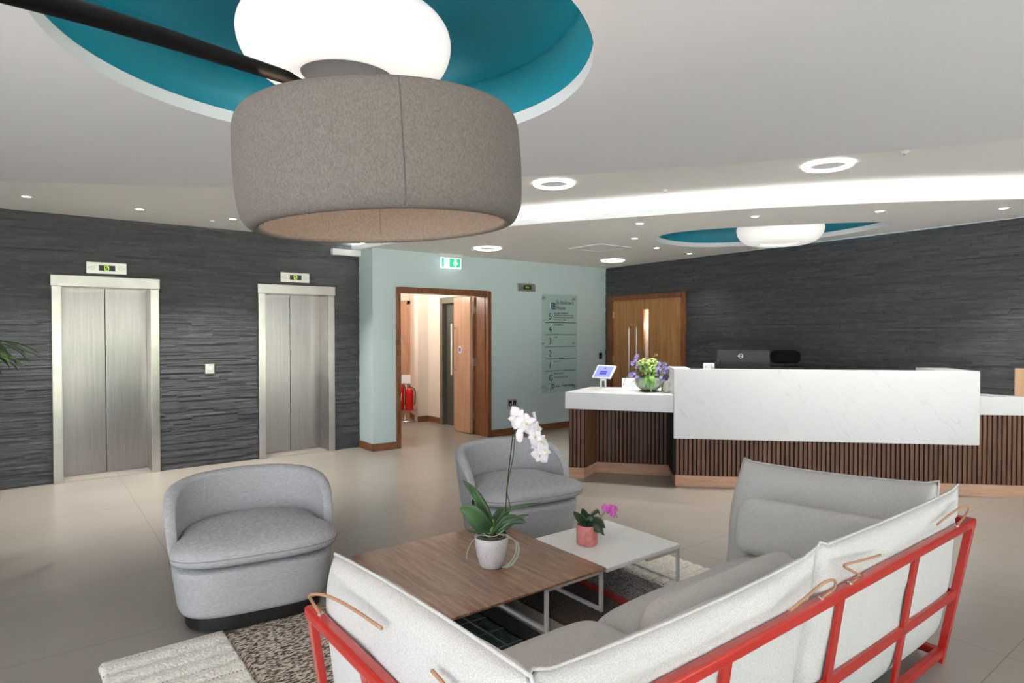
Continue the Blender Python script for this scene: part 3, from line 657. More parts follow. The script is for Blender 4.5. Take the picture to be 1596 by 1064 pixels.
MB().box(-.035, 0, -.058, .035, .02, .058).build('body', M['black_gloss'], cr, bevel=.008)
MB().box(-.006, -.002, -.04, .006, .002, -.034).build('indicator', M['plate'], cr)

# ------------------------------------------------------------------ reception desk
DM = Matrix.Translation((5.27, 4.07, 0)) @ Matrix.Rotation(math.radians(-45.6), 4, 'Z'); DROT = math.radians(-45.6)
def Dw(x, y, z=0): return tuple(DM @ Vector((x, y, z)))
dk = thing('reception_desk', 'long reception desk with white marble front panel and walnut slatted base', 'desk', (5.27, 4.07, 0), DROT)
MB().box(-.03, -.13, .515, 2.80, -.07, 1.22).box(-.03, -.07, .80, .03, .32, 1.22).box(2.74, -.07, .80, 2.80, .45, 1.22).box(2.5, -.07, 1.17, 2.74, .45, 1.22).box(.03, -.07, 1.17, .14, .32, 1.22).build('marble_front_panel', M['marble'], dk, bevel=.002)
def counter(poly, z0, z1, nm): return MB().prism(poly, z0, z1).build(nm, M['marble'], dk, bevel=.002)
counter([(-1.14, .066), (-.033, -.12), (-.033, .74), (-.89, .743)], .775, .95, 'marble_counter')
counter([(2.80, .0), (3.33, .0), (2.853, .52), (2.80, .52)], .79, .97, 'marble_counter')
MB().box(-.52, .74, .60, .03, .77, 1.055).build('rear_upstand', M['lip'], dk)
MB().box(.03, .05, .70, 2.70, .62, .74).build('work_surface', M['lip'], dk)
def slats(p, q, z0, z1, pitch=.0435, wd=.028):
    p = Vector(p); q = Vector(q); L_ = (q - p).length; d = (q - p) / L_; nrm = Vector((d.y, -d.x)); mb = MB(); n = max(1, int(round(L_ / pitch))); pt = L_ / n
    for i in range(n):
        a = p + d * (i * pt + (pt - wd) / 2); b = a + d * wd; c = b + nrm * .022; e = a + nrm * .022
        mb.prism([(a.x, a.y), (b.x, b.y), (c.x, c.y), (e.x, e.y)], z0, z1)
    bk = p - nrm * 0.0, q
    return mb, MB().prism([tuple(p), tuple(q), tuple(q - nrm * .02), tuple(p - nrm * .02)], z0, z1)
runs = [((-1.105, .205), (-.936, .202), .115, .775), ((-.936, .215), (-.82, .536), .115, .775), ((-.82, .536), (.06, .468), .115, .775), ((0, .0), (2.633, .0), .115, .515), ((2.633, 0), (3.33, .0), .115, .79)]
for p, q, z0, z1 in runs:
    side = abs(p[0] + .936) < .001
    a, b = slats((p[0], p[1] + .02), (q[0], q[1] + .02), z0, z1, .034 if side else .0435, .018 if side else .028)
    o = a.build('slatted_panel', M['slat'], dk); b.build('slat_backing', M['slat_back'], o)
MB().prism([(-1.1, .225), (-.95, .225), (-.835, .555), (.06, .49), (.06, .74), (-1.1, .74)], .11, .77).build('cabinet_core', M['slat_back'], dk)
MB().box(.0, .05, .11, 2.63, .09, .7).prism([(2.63, .05), (3.27, .05), (2.86, .5), (2.63, .5)], .11, .78).box(2.63, .0, .515, 2.66, .1, .79).box(-.02, .02, .11, .02, .5, .79).build('cabinet_core', M['slat_back'], dk)
pl = [(-1.105, .74), (-1.105, .200), (-.940, .195), (-.82, .530), (-.0, .465), (-.0, .0), (2.634, .0), (3.33, .0)]
pm = MB()
for p, q in zip(pl[:-1], pl[1:]):
    p = Vector(p); q = Vector(q); d = (q - p).normalized(); nr = Vector((-d.y, d.x)) * .022
    pm.prism([tuple(p), tuple(q), tuple(q + nr), tuple(p + nr)], 0, .115)
pm.build('oak_plinth', M['plinth'], dk, bevel=.001)
MB().prism([(-1.09, .22), (-.95, .22), (-.84, .56), (.03, .5), (.03, .74), (-1.09, .74)], .0, .11).build('plinth_core', M['slat_back'], dk)

# tablet on a stand
tb = thing('tablet_stand', 'white tablet on a white stand at the left end of the marble counter', 'tablet', Dw(-.735, .40, .95), DROT - math.radians(0))
MB().lathe([(.001, 0), (.088, 0), (.086, .006), (.05, .016), (.03, .022), (.001, .022)], 40).build('base', M['white'], tb, smooth='auto')
MB().box(-.034, -.008, .015, -.014, .008, .15).box(.014, -.008, .015, .034, .008, .15).box(-.014, -.005, .1, .014, .006, .15).build('stem', M['white'], tb, bevel=.003)
TM = Matrix.Translation((.01, -.03, .20)) @ Matrix.Rotation(math.radians(-36), 4, 'Z') @ Matrix.Rotation(math.radians(-40), 4, 'X')
TS = Matrix.Shear('XZ', 4, (0, 0))
MB().box(-.125, -.008, -.088, .125, .008, .088, TM).build('tablet_body', M['white'], tb, bevel=.006)
MB().box(-.105, -.0098, -.074, .105, -.008, .074, TM).build('screen', M['screen'], tb)
for q in ((-.045, -.012, .045, .006), (-.045, -.04, .045, -.018), (-.012, .036, .012, .050)): MB().box(q[0], -.0112, q[1], q[2], -.0098, q[3], TM).build('screen_button', M['screen_dark'], tb)
# soap bottles
def bottle(x, y, lab):
    t = thing('pump_bottle', lab, 'bottle', Dw(x, y, .95), DROT, 'pump bottles on the counter')
    MB().lathe([(.001, 0), (.026, 0), (.028, .006), (.028, .10), (.022, .118), (.011, .125), (.011, .135), (.001, .135)], 24).build('body', M['amber'], t, smooth='auto')
    MB().lathe([(.001, .135), (.014, .135), (.014, .155), (.004, .158), (.004, .185), (.012, .187), (.012, .197), (.001, .198)], 16).tube([(0, 0, .19), (-.035, -.01, .186)], .005, 8).build('pump', M['black'], t, smooth='auto')
bottle(-.075, .13, 'clear pump bottle with black top beside the marble panel, nearer the front')
bottle(-.085, .34, 'clear pump bottle with black top behind the front one, by the flower bowl')

# ------------------------------------------------------------------ plants helpers
def leaf_mesh(mb, pts, width, fold=.25, n=10, side=None, m=4, tipw=0.0):
    P = catmull(pts, n); k = len(P)
    for i in range(1, 0): pass
    vs = []; fs = []
    for i, p in enumerate(P):
        t = i / (k - 1); d = (P[min(i + 1, k - 1)] - P[max(i - 1, 0)]).normalized()
        s = Vector(side) if side else d.cross(Vector((0, 0, 1)))
        if s.length < .1: s = Vector((1, 0, 0))
        s = (s - d * s.dot(d)).normalized(); up = s.cross(d).normalized()
        wv = width * (math.sin(PI * min(1, (t * .93 + .07)) ** .8) ** .75) * .5
        for j in range(m + 1):
            u = (j / m - .5) * 2; vs.append(p + s * u * wv + up * fold * wv * abs(u))
    for i in range(k - 1):
        for j in range(m): a = i * (m + 1) + j; fs.append((a, a + 1, a + m + 2, a + m + 1))
    return mb.add(vs, fs)
def flower_mesh(mb, c, nrm, r, roll=0, petals=5, wide=.8, cup=.25):
    z = Vector(nrm).normalized(); x = z.cross(Vector((0, 0, 1)));  x = x.normalized() if x.length > .1 else Vector((1, 0, 0)); y = z.cross(x)
    for k in range(petals):
        a = roll + 2 * PI * k / petals; big = 1.15 if petals == 5 and k in (1, 4) else .9
        d = x * math.cos(a) + y * math.sin(a); s = z.cross(d)
        rr = r * big; ww = r * wide * (1.15 if big > 1 else .8)
        def fn(u, v):
            t = u; wv = ww * .5 * (math.sin(PI * (t * .86 + .12)) ** .7)
            return Vector(c) + d * rr * t + s * wv * (v - .5) * 2 + z * (cup * r * t * t - .12 * r * (2 * v - 1) ** 2 * t)
        mb.grid(fn, 6, 4)
    return mb

# bowl of flowers
fa = thing('flower_arrangement', 'low bowl of green and violet flowers on the marble counter beside the pump bottles', 'flowers', Dw(-.245, .30, .95), DROT); fa.scale = (1.2, 1.2, 1.14)
MB().lathe([(.001, .0), (.085, .0), (.087, .006), (.001, .008)], 32).build('coaster', M['stake'], fa, smooth='auto')
MB().lathe([(.001, .008), (.05, .008), (.08, .02), (.115, .055), (.125, .09), (.118, .125), (.10, .14), (.095, .135), (.112, .11), (.1, .05), (.04, .02), (.001, .02)], 40).build('bowl', mat('marbled_green_glass', (116, 130, 108), .2, c2=(178, 192, 168), scale=9, stretch=(3, 3, .4), coat=.4), fa, smooth=True)
rnd = random.Random(5)
for c, r in (((-.02, -.03, .23), .062), ((.03, .02, .25), .055), ((-.05, .03, .25), .05), ((.01, -.06, .19), .05)):
    b_ = MB()
    for k in range(70):
        v = Vector((rnd.gauss(0, 1), rnd.gauss(0, 1), rnd.gauss(.3, 1))).normalized(); b_.ball(Vector(c) + v * r, .011, 4)
    b_.build('green_bloom', M['bloomg'], fa, smooth=True)
spots = [(-.13, -.05, .30), (-.155, -.02, .26), (-.12, 0, .34), (-.14, -.06, .18), (-.16, -.03, .15), (-.11, -.08, .15), (-.10, -.06, .22), (.08, -.07, .17), (.11, -.05, .2), (.13, -.02, .17), (.15, 0, .13), (.09, -.03, .26), (.13, .02, .25), (.15, -.02, .23), (.10, -.09, .13), (.06, -.08, .22), (.17, .02, .19), (.04, .06, .28)]
for s in spots:
    p_ = MB()
    for k in range(3):
        c = Vector(s) + Vector((rnd.uniform(-.02, .02), rnd.uniform(-.02, .02), rnd.uniform(-.02, .02)))
        flower_mesh(p_, c, (rnd.uniform(-1, 1), -1, rnd.uniform(0, 1)), .022, rnd.random() * 3, 6, .55, .5)
    p_.build('violet_flower', M['purple'], fa, smooth=True, solid=.0012)
l_ = MB()
for k in range(34):
    a = rnd.random() * 2 * PI; r = rnd.uniform(.1, .19); z = rnd.uniform(.06, .28)
    e = Vector((math.cos(a) * r, math.sin(a) * r, z)); leaf_mesh(l_, [(math.cos(a) * .03, math.sin(a) * .03, .13), e * .55 + Vector((0, 0, .1)), e], rnd.uniform(.02, .04), .3, 5, m=2)
leaf_mesh(l_, [(-.06, -.04, .14), (-.16, -.06, .17), (-.22, -.05, .10), (-.225, -.05, .05)], .022, .2, 6, m=2)
leaf_mesh(l_, [(.0, -.08, .16), (.01, -.15, .14), (.01, -.165, .07), (.005, -.16, .01)], .05, .2, 6, m=2)
leaf_mesh(l_, [(-.03, -.08, .15), (-.04, -.14, .13), (-.04, -.16, .07), (-.05, -.15, .04)], .035, .2, 6, m=2)
l_.build('foliage', M['leafy'], fa, smooth=True, solid=.001)
t_ = MB(); hd = MB()
for k in range(16):
    a = rnd.random() * 2 * PI; r = rnd.uniform(.03, .2); z = rnd.uniform(.27, .37) - r * .35; e = Vector((math.cos(a) * r, math.sin(a) * r, z))
    t_.tube([(0, 0, .14), e * .6 + Vector((0, 0, .06)), e], .0014, 5)
    hd = MB()
    for q in range(7): hd.ball(e + Vector((rnd.uniform(-.014, .014), rnd.uniform(-.014, .014), rnd.uniform(-.006, .010))), .0045, 4)
    hd.build('seed_head', M['umbel'], fa)
for e in [(.27, -.06, .16), (.29, -.05, .2), (.25, -.12, .0), (.30, -.07, .1)]: t_.tube(catmull([(.05, -.05, .16), (.16, -.06, .2), e], 4), .0013, 5)
t_.build('stems', M['stem'], fa)

# monitor, chair, box behind the desk
mo = thing('computer_monitor', 'black computer monitor seen from behind above the marble desk panel', 'monitor', Dw(.765, .45, .74), DROT)
MB().box(-.272, -.012, .17, .272, .012, .655).build('rear_shell', M['mon'], mo, bevel=.006)
MB().box(-.255, .0125, .19, .255, .016, .64).build('screen', M['black_gloss'], mo)
MB().box(-.035, -.03, .02, .035, .0, .4).build('stand', M['mon'], mo, bevel=.004)
MB().box(-.12, -.08, 0, .12, .1, .018).build('base', M['mon'], mo, bevel=.006)
lg = MB().lathe([(.021, .001), (.0245, .0015), (.0245, 0), (.021, 0)], 36, faceM(-.028, -.0125, .592)); lg.text('DELL', .0175, faceM(-.028, -.0132, .586), 'CENTER', .0006, .9)
lg.build('logo', M['plate'], mo)
pb = thing('desk_phone_box', 'small white device box standing on the desk left of the monitor', 'box', Dw(.42, .42, .74), DROT)
MB().box(-.075, -.03, 0, .035, .03, .512).build('body', M['cork'], pb, bevel=.004)
MB().box(-.002, -.032, .40, .002, -.029, .505).box(-.06, -.032, .47, -.054, -.029, .482).box(.012, -.032, .458, .026, -.029, .466).build('slots', M['black'], pb)
hs = thing('headset_holder', 'small black holder between white device and computer monitor', 'holder', Dw(.50, .44, .74), DROT)
MB().lathe([(.001, 0), (.05, 0), (.05, .012), (.01, .02), (.01, .45), (.028, .47), (.03, .52), (.02, .545), (.001, .55)], 20).build('post', M['black'], hs, smooth='auto')
oc = thing('office_chair', 'black office chair, its rolled headrest showing above the marble panel', 'chair', Dw(1.37, 1.05, 0), DROT)
def headrest(u, v):
    V = 2 * v - 1; e = max(.0, 1 - abs(V) ** 7) ** .5; q = 2 * PI * u
    return (.172 * V, .055 * math.cos(q) * e, 1.30 + .078 * math.copysign(abs(math.sin(q)) ** .7, math.sin(q)) * e)
MB().grid(headrest, 28, 28, True).build('headrest', M['headrest'], oc, smooth=True)
MB().box(-.22, -.03, .62, .22, .03, 1.20).build('backrest', M['black'], oc, bevel=.03, seg=4)
MB().box(-.24, -.52, .44, .24, -.02, .52).build('seat', M['black'], oc, bevel=.03, seg=4)
MB().tube([(0, .02, 1.1), (0, .02, 1.3)], .02, 10).tube([(0, -.2, .45), (0, .05, .5), (0, .05, .7)], .02, 10).tube([(0, -.25, .1), (0, -.25, .45)], .03, 12).build('column', M['black'], oc, smooth='auto')
for k in range(5):
    a = k * 2 * PI / 5 + .3
    o = MB().bar((0, -.25, .1), (.28 * math.cos(a), -.25 + .28 * math.sin(a), .07), .04, .03).build('leg', M['black'], oc)
    MB().ball((.28 * math.cos(a), -.25 + .28 * math.sin(a), .03), .03, 8).build('castor', M['black'], o, smooth=True)
cb = thing('wooden_panel', 'small pale oak panel standing on the marble counter at the far right', 'panel', tuple(B0 + Bd * 5.88 - Bn * .045) + (.97,), BROT)
MB().box(0, 0, 0, .3, .022, .27).build('board', M['oak'], cb, bevel=.002)
MB().box(.0, .022, 0, .3, .03, .27).build('backing', M['oak'], cb)

# ------------------------------------------------------------------ armchairs
def superr(a, n): return (abs(math.cos(a)) ** n + abs(math.sin(a)) ** n) ** (-1 / n)
HWD, BD, FD = .475, .42, .43
def plan(a, off=0):                      # a=0 at the back (+y), going round through the sides
    ca, sa = math.cos(a), math.sin(a); n = 2.45 if ca > 0 else 3.6
    r = (abs(sa) ** n + abs(ca) ** n) ** (-1 / n)
    x = (HWD + off) * r * sa; y = ((BD if ca > 0 else FD) + off) * r * ca
    return x, y
def make_armchair(label):
    t = thing('armchair', label, 'armchair', group='grey tub armchairs')
    A0 = math.radians(104)
    def top(a):
        k = min(1, abs(a) / A0)
        return .39 + (.335 - .075 * k * k) * (max(0, 1 - k ** 6)) ** .5
    def shell(u, v):
        a = (2 * u - 1) * A0; h = top(a); T = .085 * (1 - .35 * max(0, abs(a) / A0 - .7) / .3)
        z0 = .30; c = v * 4
        flare = lambda z: -.085 * (1 - min(1, z / .74))
        # profile goes outer bottom -> outer top -> rounded rim -> inner top -> inner bottom
        if v < .4: s = v / .4; z = z0 + (h - .035 - z0) * s; off = flare(z)
        elif v < .6:
            s = (v - .4) / .2 * PI; z = h - .035 + .035 * math.sin(s); off = flare(z) - T / 2 + T / 2 * math.cos(s)
        else: s = (v - .6) / .4; z = (h - .035) + (z0 - h + .035) * s; off = flare(h) * .6 - T - .035 * s
        x, y = plan(a, off); return (x, y, z)
    MB().grid(shell, 84, 40).build('backrest', M['chair'], t, smooth=True)
    sm = MB()
    for a in (-.62, .62):
        pts = []; sm = MB()
        for v in [.42 + i * .045 for i in range(12)]:
            x, y, z = shell((a / A0 + 1) / 2, v); pts.append((x, y, z))
        sm.tube([Vector(p) * 1 for p in pts], .0022, 5)
        sm.build('seam', M['chair'], t, smooth=True)
    def body(u, v):
        a = 2 * PI * u
        if v < .12: z = .075; off = -.085 - .05 * (1 - v / .12) * 5
        elif v < .8: s = (v - .12) / .68; z = .075 + .245 * s; off = -.083 + .030 * s - .02 * max(0, .12 - s) * 8 * .5
        else: s = (v - .8) / .2; z = .32 + .018 * math.sin(min(1, s * 2) * PI / 2); off = -.053 - .30 * max(0, s) ** 1.5
        x, y = plan(a, off); return (x, y, z)
    MB().grid(body, 72, 22, True).build('seat_base', M['chair'], t, smooth=True)
    def cush(u, v):
        a = 2 * PI * u; ph = (v - .5) * PI; rr = math.cos(ph); s = math.copysign(abs(math.sin(ph)) ** .75, math.sin(ph))
        k = abs(rr) ** .42
        ca = math.cos(a)
        off = (-.10 if ca > -.1 else -.10 + .085 * min(1, (-ca - .1) / .5))
        x, y = plan(a, off); dome = .034 * (1 - k) if s > 0 else 0
        return (x * k, y * k, .405 + .072 * s + dome)
    MB().grid(cush, 72, 26, True).build('seat_cushion', M['chair'], t, smooth=True)
    pp = []
    for i in range(96):
        a = 2 * PI * i / 96; ca = math.cos(a); off = (-.10 if ca > -.1 else -.10 + .085 * min(1, (-ca - .1) / .5))
        x, y = plan(a, off + .0005); pp.append((x, y, .405))
    MB().tube(pp, .0025, 5, closed=True).build('cushion_seam', mat('grey_seam', (120, 120, 124), .9), t)
    pb_ = [(plan(2 * PI * i / 72, -.12)) for i in range(72)]
    MB().prism(pb_, .0, .078).build('plinth', M['black'], t)
    return t
ac = make_armchair('grey tub armchair left of the walnut table, in front of the lifts')
ac.location = (1.02, 3.80, .022); ac.rotation_euler = (0, 0, math.radians(-9))
ac2 = dup(ac, (2.975, 3.80, 0), math.radians(-8), 'grey tub armchair behind the white table, nearest the reception desk')

# ------------------------------------------------------------------ coffee tables and their plants
tw = thing('coffee_table', 'low square walnut topped table between the armchairs and the sofa', 'table', (1.50, 2.445, .022))
TH = .25
MB().box(0, 0, TH - .014, 1.055, 1.055, TH).build('tabletop', M['walnut'], tw, bevel=.003)
def sled(par, x0, x1, y0, y1, h, m, rail=.018, one=False):
    for x in ((x1,) if one else (x0, x1)):
        MB().box(x - rail / 2, y0, 0, x + rail / 2, y1, rail).box(x - rail / 2, y0, h - rail, x + rail / 2, y1, h).build('side_rail', m, par)
        for y in (y0, y1): MB().box(x - rail / 2, y - rail / 2, rail * 0, x + rail / 2, y + rail / 2, h).build('leg', m, par)
    for y in (y0, y1): MB().box(x0, y - rail / 2, h - rail, x1, y + rail / 2, h).build('cross_rail', m, par)
sled(tw, .63, 1.035, .02, 1.03, TH - .015, M['leg_white'])
tz = thing('coffee_table', 'low white square table joined to the right of the walnut one', 'table', (2.562, 2.445, .022))
MB().box(0, 0, TH - .032, .66, .64, TH - .006).build('tabletop', M['table_white'], tz, bevel=.003)
sled(tz, .35, .648, .012, .628, TH - .032, M['leg_white'], one=True)
ZT = .272
def O2(name, label, cat, a, b, z): return thing(name, label, cat, (a, b, z), -YAW)
op = O2('potted_orchid', 'tall white flowering orchid in a speckled pot on the walnut table', 'plant', 2.06, 2.86, ZT)
MB().lathe([(.001, 0), (.060, 0), (.066, .006), (.084, .07), (.094, .13), (.096, .168), (.093, .172), (.089, .168), (.087, .13), (.001, .12)], 48).build('pot', M['pot'], op, smooth=True)
MB().lathe([(.086, .15), (.088, .180), (.091, .183), (.084, .185), (.082, .172), (.001, .170)], 40).build('inner_pot', M['innerpot'], op, smooth='auto')
def soil(u, v):
    r = .081 * v; a = 2 * PI * u; return (r * math.cos(a), r * math.sin(a), .176 + .012 * noise.noise(Vector((r * math.cos(a) * 60, r * math.sin(a) * 60, 0))))
MB().grid(soil, 32, 8, True).build('bark', M['soil'], op)
S = .00362
def pz(px, py, d=0): return ((px - 770) * S, d, (892 - py) * S * 1.0 + d * .0)
for pts, wd, sd in [([(-.005, 0, .20), (-.04, .03, .30), (-.10, .05, .40), (-.165, .05, .475)], .062, (1, .5, .3)),
                    ([(-.0, 0, .21), (-.03, -.01, .30), (-.08, .0, .39), (-.125, .0, .46)], .055, (.9, -.5, .4)),
                    ([(-.01, -.01, .20), (-.06, -.05, .26), (-.12, -.07, .33), (-.175, -.08, .345)], .10, (.6, .2, .8)),
                    ([(-.01, -.01, .19), (-.05, -.05, .21), (-.10, -.08, .215), (-.14, -.09, .235)], .03, (.2, 1, .3)),
                    ([(.01, 0, .21), (.06, .0, .30), (.16, .02, .335), (.28, .03, .35)], .032, (.2, 1, .5)),
                    ([(.01, -.02, .20), (.07, -.05, .27), (.14, -.07, .30), (.21, -.08, .315)], .035, (.2, 1, .5)),
                    ([(.01, -.01, .20), (.06, -.03, .245), (.12, -.04, .275), (.195, -.05, .262)], .075, (-.3, .4, 1)),
                    ([(.0, .02, .20), (.04, .08, .25), (.08, .13, .28), (.11, .17, .26)], .07, (1, .2, 0))]:
    leaf_mesh(MB(), pts, wd, .22, 8, sd).build('leaf', M['leafg'], op, smooth=True, solid=.0025)
MB().tube([(.0, 0, .17), (.0, 0, .22), (.008, 0, .262)], [.014, .018, .008], 10).build('crown', M['leafy'], op, smooth=True)
MB().tube([(.068, -.01, .16), (.088, 0, .45), (.118, .0, .72), (.150, .0, .905)], .0035, 6).build('support_stake', M['stake'], op, smooth=True)
stp = catmull([(.02, 0, .22), (.098, .005, .30), (.10, 0, .36), (.088, 0, .42), (.098, 0, .50), (.122, 0, .62), (.134, 0, .75), (.150, -.005, .84), (.175, -.01, .875), (.20, -.02, .85), (.212, -.03, .77), (.235, -.035, .70), (.265, -.04, .64)], 6)
MB().tube(stp, [.0042 - .0022 * i / len(stp) for i in range(len(stp))], 6).build('flower_stem', M['stem'], op, smooth=True)
fls = [((.105, -.03, .90), (-.5, -.9, .3), .052, .3), ((.155, -.035, .865), (.3, -1, .0), .056, 1.0), ((.20, .0, .875), (1, .4, .2), .045, .2), ((.215, -.03, .825), (.9, -.6, .1), .048, .7), ((.205, -.05, .795), (-.2, -1, .2), .040, .2), ((.235, -.045, .765), (.7, -.8, .1), .044, 1.4), ((.215, -.045, .745), (-.3, -1, 0), .036, .5), ((.255, -.05, .715), (.6, -.9, .2), .044, .3), ((.232, -.055, .69), (-.1, -1, -.1), .040, 1.1)]
for c, n, r, ro in fls:
    c = (c[0] + .04, c[1], c[2] - .052); r *= 1.16
    o = flower_mesh(MB(), c, n, r, ro, 5, 1.0, .12).build('flower', M['petal'], op, smooth=True, solid=.0012)
    cc = Vector(c) + Vector(n).normalized() * .006
    MB().ball(cc, .0065, 6).ball(cc - Vector((0, 0, .007)), .0045, 6).build('flower_throat', M['throat'], o, smooth=True)
MB().grid(lambda u, v: (.158 + .021 * v * math.cos(2 * PI * u), -.06 - .004 * (1 - v), .75 + .040 * v * math.sin(2 * PI * u)), 24, 4, True).build('flower', M['petal'], op, smooth=True, solid=.0015)
rt = MB(); rnd = random.Random(8)
for k in range(9):
    dx = rnd.uniform(0, .03)
    rt.tube(catmull([(.03, -.02, .19), (.09, -.03, .185 - dx * .4), (.135 + dx * .5, -.03, .14), (.13 + dx * .8, -.04, .08), (.095 + dx, -.05, .03), (.055 + dx, -.05, .006 + .002 * (k % 3))], 5), .0028, 5)
rt.tube(catmull([(.0, -.02, .19), (-.06, -.05, .195), (-.11, -.05, .15), (-.135, -.05, .09), (-.137, -.05, .05)], 6), .0024, 5)
rt.tube(catmull([(-.08, -.03, .185), (-.03, -.07, .195), (.02, -.07, .19), (.07, -.04, .215)], 6), .003, 5).tube(catmull([(-.07, .0, .19), (-.04, -.06, .20), (-.01, -.07, .185)], 6), .003, 5)
rt.build('aerial_roots', M['root'], op, smooth=True)
pp = O2('potted_orchid', 'small magenta orchid in a pink patterned pot on the white table', 'plant', 2.755, 2.80, ZT - .006)
MB().lathe([(.001, 0), (.056, 0), (.063, .006), (.065, .014), (.065, .122), (.063, .126), (.060, .122), (.058, .10), (.001, .10)], 48).build('pot', M['pinkpot'], pp, smooth='auto')
em = MB()
for j in range(5):
    for i in range(16):
        a = 2 * PI * (i + .5 * (j % 2)) / 16; z = .02 + j * .0215
        mx = Matrix.Rotation(a, 4, 'Z') @ Matrix.Translation((.0652, 0, z)) @ Matrix.Rotation(PI / 2, 4, 'Y')
        em.lathe([(.0075, 0), (.009, .0012), (.0105, 0)], 8, mx)
em.build('embossed_pattern', M['pinkpot'], pp, smooth=True)
MB().lathe([(.001, .108), (.058, .106)], 24).build('soil', M['soil'], pp)
for pts, wd, sd in [([(0, 0, .11), (-.03, 0, .15), (-.06, 0, .18), (-.085, .0, .205)], .055, (.8, -.2, .9)), ([(0, 0, .12), (-.01, .01, .16), (-.02, .01, .2), (-.03, 0, .225)], .05, (1, -.2, 0)),
                    ([(0, 0, .12), (.01, -.02, .15), (.02, -.02, .18), (.0, -.02, .195)], .045, (1, -.3, 0)), ([(0, .01, .12), (.03, .02, .18), (.07, .02, .205), (.085, .02, .17)], .045, (.2, 1, .5)),
                    ([(0, -.01, .12), (.04, -.03, .155), (.08, -.05, .145), (.105, -.06, .12)], .065, (-.1, .8, .9)), ([(0, -.01, .115), (.03, -.05, .13), (.07, -.08, .115), (.095, -.09, .085)], .055, (-.3, .6, .9))]:
    leaf_mesh(MB(), pts, wd, .2, 7, sd).build('leaf', M['leafd'], pp, smooth=True, solid=.002)
MB().tube(catmull([(0, 0, .11), (.05, .01, .14), (.09, .01, .17), (.12, .0, .215), (.15, .0, .225), (.17, 0, .20), (.19, 0, .17)], 5), .002, 6).build('flower_stem', M['stem'], pp, smooth=True)
for c, n, r in [((.115, -.01, .235), (-.3, -1, .2), .024), ((.13, -.015, .215), (0, -1, .1), .022), ((.155, -.015, .215), (.1, -1, 0), .026), ((.15, -.01, .24), (0, -1, .6), .02), ((.175, -.005, .225), (.7, -1, .2), .022), ((.16, -.01, .185), (0, -1, -.3), .016), ((.105, -.01, .222), (-.6, -1, 0), .018)]:
    flower_mesh(MB(), c, n, r, 1.1, 5, .95, .1).build('flower', M['pink'], pp, smooth=True, solid=.001)

# ------------------------------------------------------------------ rug
RX0, RX1, RY0, RY1 = .245, 3.56, 1.5, 3.53
rg = thing('rug', 'patchwork striped wool rug in cream, brown, green, red and grey under the tables', 'rug', (0, 0, 0))
def band(x0, x1, m, ribs=0, amp=.003, across=False, h=.018):
    mb = MB(); nx = max(2, int((x1 - x0) / .012)); ny = 150 if across else 60
    def fn(u, v):
        x = x0 + (x1 - x0) * u; y = RY0 + (RY1 - RY0) * v; z = h
        if ribs: z += amp * abs(math.sin(PI * (y - RY0) * ribs)) ** .5 if across else amp * abs(math.sin(PI * (x - x0) * ribs))
        if u in (0, 1) or v in (0, 1): z = .004
        if m == M['rug_w']:
            z += .0; y += (.012 * noise.noise(Vector((x * 9, 3, 0))) if v == 1 else 0); x += (.010 * noise.noise(Vector((y * 9, 7, 0))) if (u == 0 and x0 < 1) or (u == 1 and x1 > 3) else 0)
        return (x, y, z)
    mb.grid(fn, nx, ny); return mb.build('stripe', m, rg, smooth=True)
band(RX0, .80, M['rug_w'], 9, .013, True)
band(.80, 1.55, M['rug_b']); band(1.55, 1.99, M['rug_g'], 16, .006); band(1.99, 2.115, M['rug_k']); band(2.115, 2.27, M['rug_lg'], 26, .003, True)
band(2.27, 2.715, M['rug_br'], 20, .006, True); band(2.715, 2.78, M['rug_r'], 31, .006); band(2.78, 3.11, M['rug_mg']); band(3.11, RX1, M['rug_w'], 12, .013, True)
gr = MB()
for x in (1.66, 1.77, 1.88): gr.tube(catmull([(x + .004 * math.sin(k * 1.7), RY0 + .1 + k * .2, .024) for k in range(12)], 4), .004, 5)
for k in range(14): gr.tube([(1.56, 1.2 + k * .16 + .02, .024), (1.98, 1.2 + k * .16, .024)], .004, 5)
gr.build('stitched_grid', M['rug_gl'], rg)
st = MB()
for x0, x1, n in ((RX0 + .01, .79, 9), (3.12, RX1 - .01, 12)):
    y = RY0 + 1 / n
    while y < RY1 - .02:
        x = x0
        while x < x1: st.ball((x, y + .006 * math.sin(x * 20), .0195), .0042, 4); x += .017 + .0 * n
        y += 1 / n
st.build('stitching', mat('brown_stitch', (110, 92, 76), .9), rg)

# ------------------------------------------------------------------ sofa
SF = thing('sofa', 'low light grey sofa with gloss red metal frame, its back to the viewer', 'sofa', (0, 0, 0))
ax, bx, ly, ry, by = .72, 3.565, 2.02, 2.20, 1.02        # frame corners: left, right, left arm end, right arm end, back
ZR = .685; inset = .10; RB = .040
fo = MB()
fo.bar((ax, by, ZR), (bx, by, ZR), RB, RB).bar((ax, by - RB / 2, ZR), (ax, ly, ZR), RB, RB).bar((bx, by - RB / 2, ZR), (bx, ry, ZR), RB, RB)
fo.build('top_rail', M['red'], SF, bevel=.009, seg=3)
def inn(x, y, z):
    k = inset * (1 - z / ZR)
    return (x + (k if x < ax + .3 else 0) - (k if x > bx - .3 else 0), y + (k if y < by + .2 else 0), z)
fo = MB()
for x in (1.56, 2.25, 2.92):
    p = inn(x, by, ZR - .01); q = inn(x, by, .04); MB().bar(p, q, .042, .016, (0, 1, 0)).build('upright', M['red'], SF, bevel=.002)
for x, y in ((ax, by), (bx, by), (ax, ly - .02), (bx, ry - .02)):
    p = (x, y, ZR - .01); k = inset * .94; q = (x + (k if x < 2 else -k), y + (k if y < 1.5 else 0), .0)
    MB().bar(p, q, .024, .036, (0, 1, 0)).build('leg', M['red'], SF, bevel=.003)
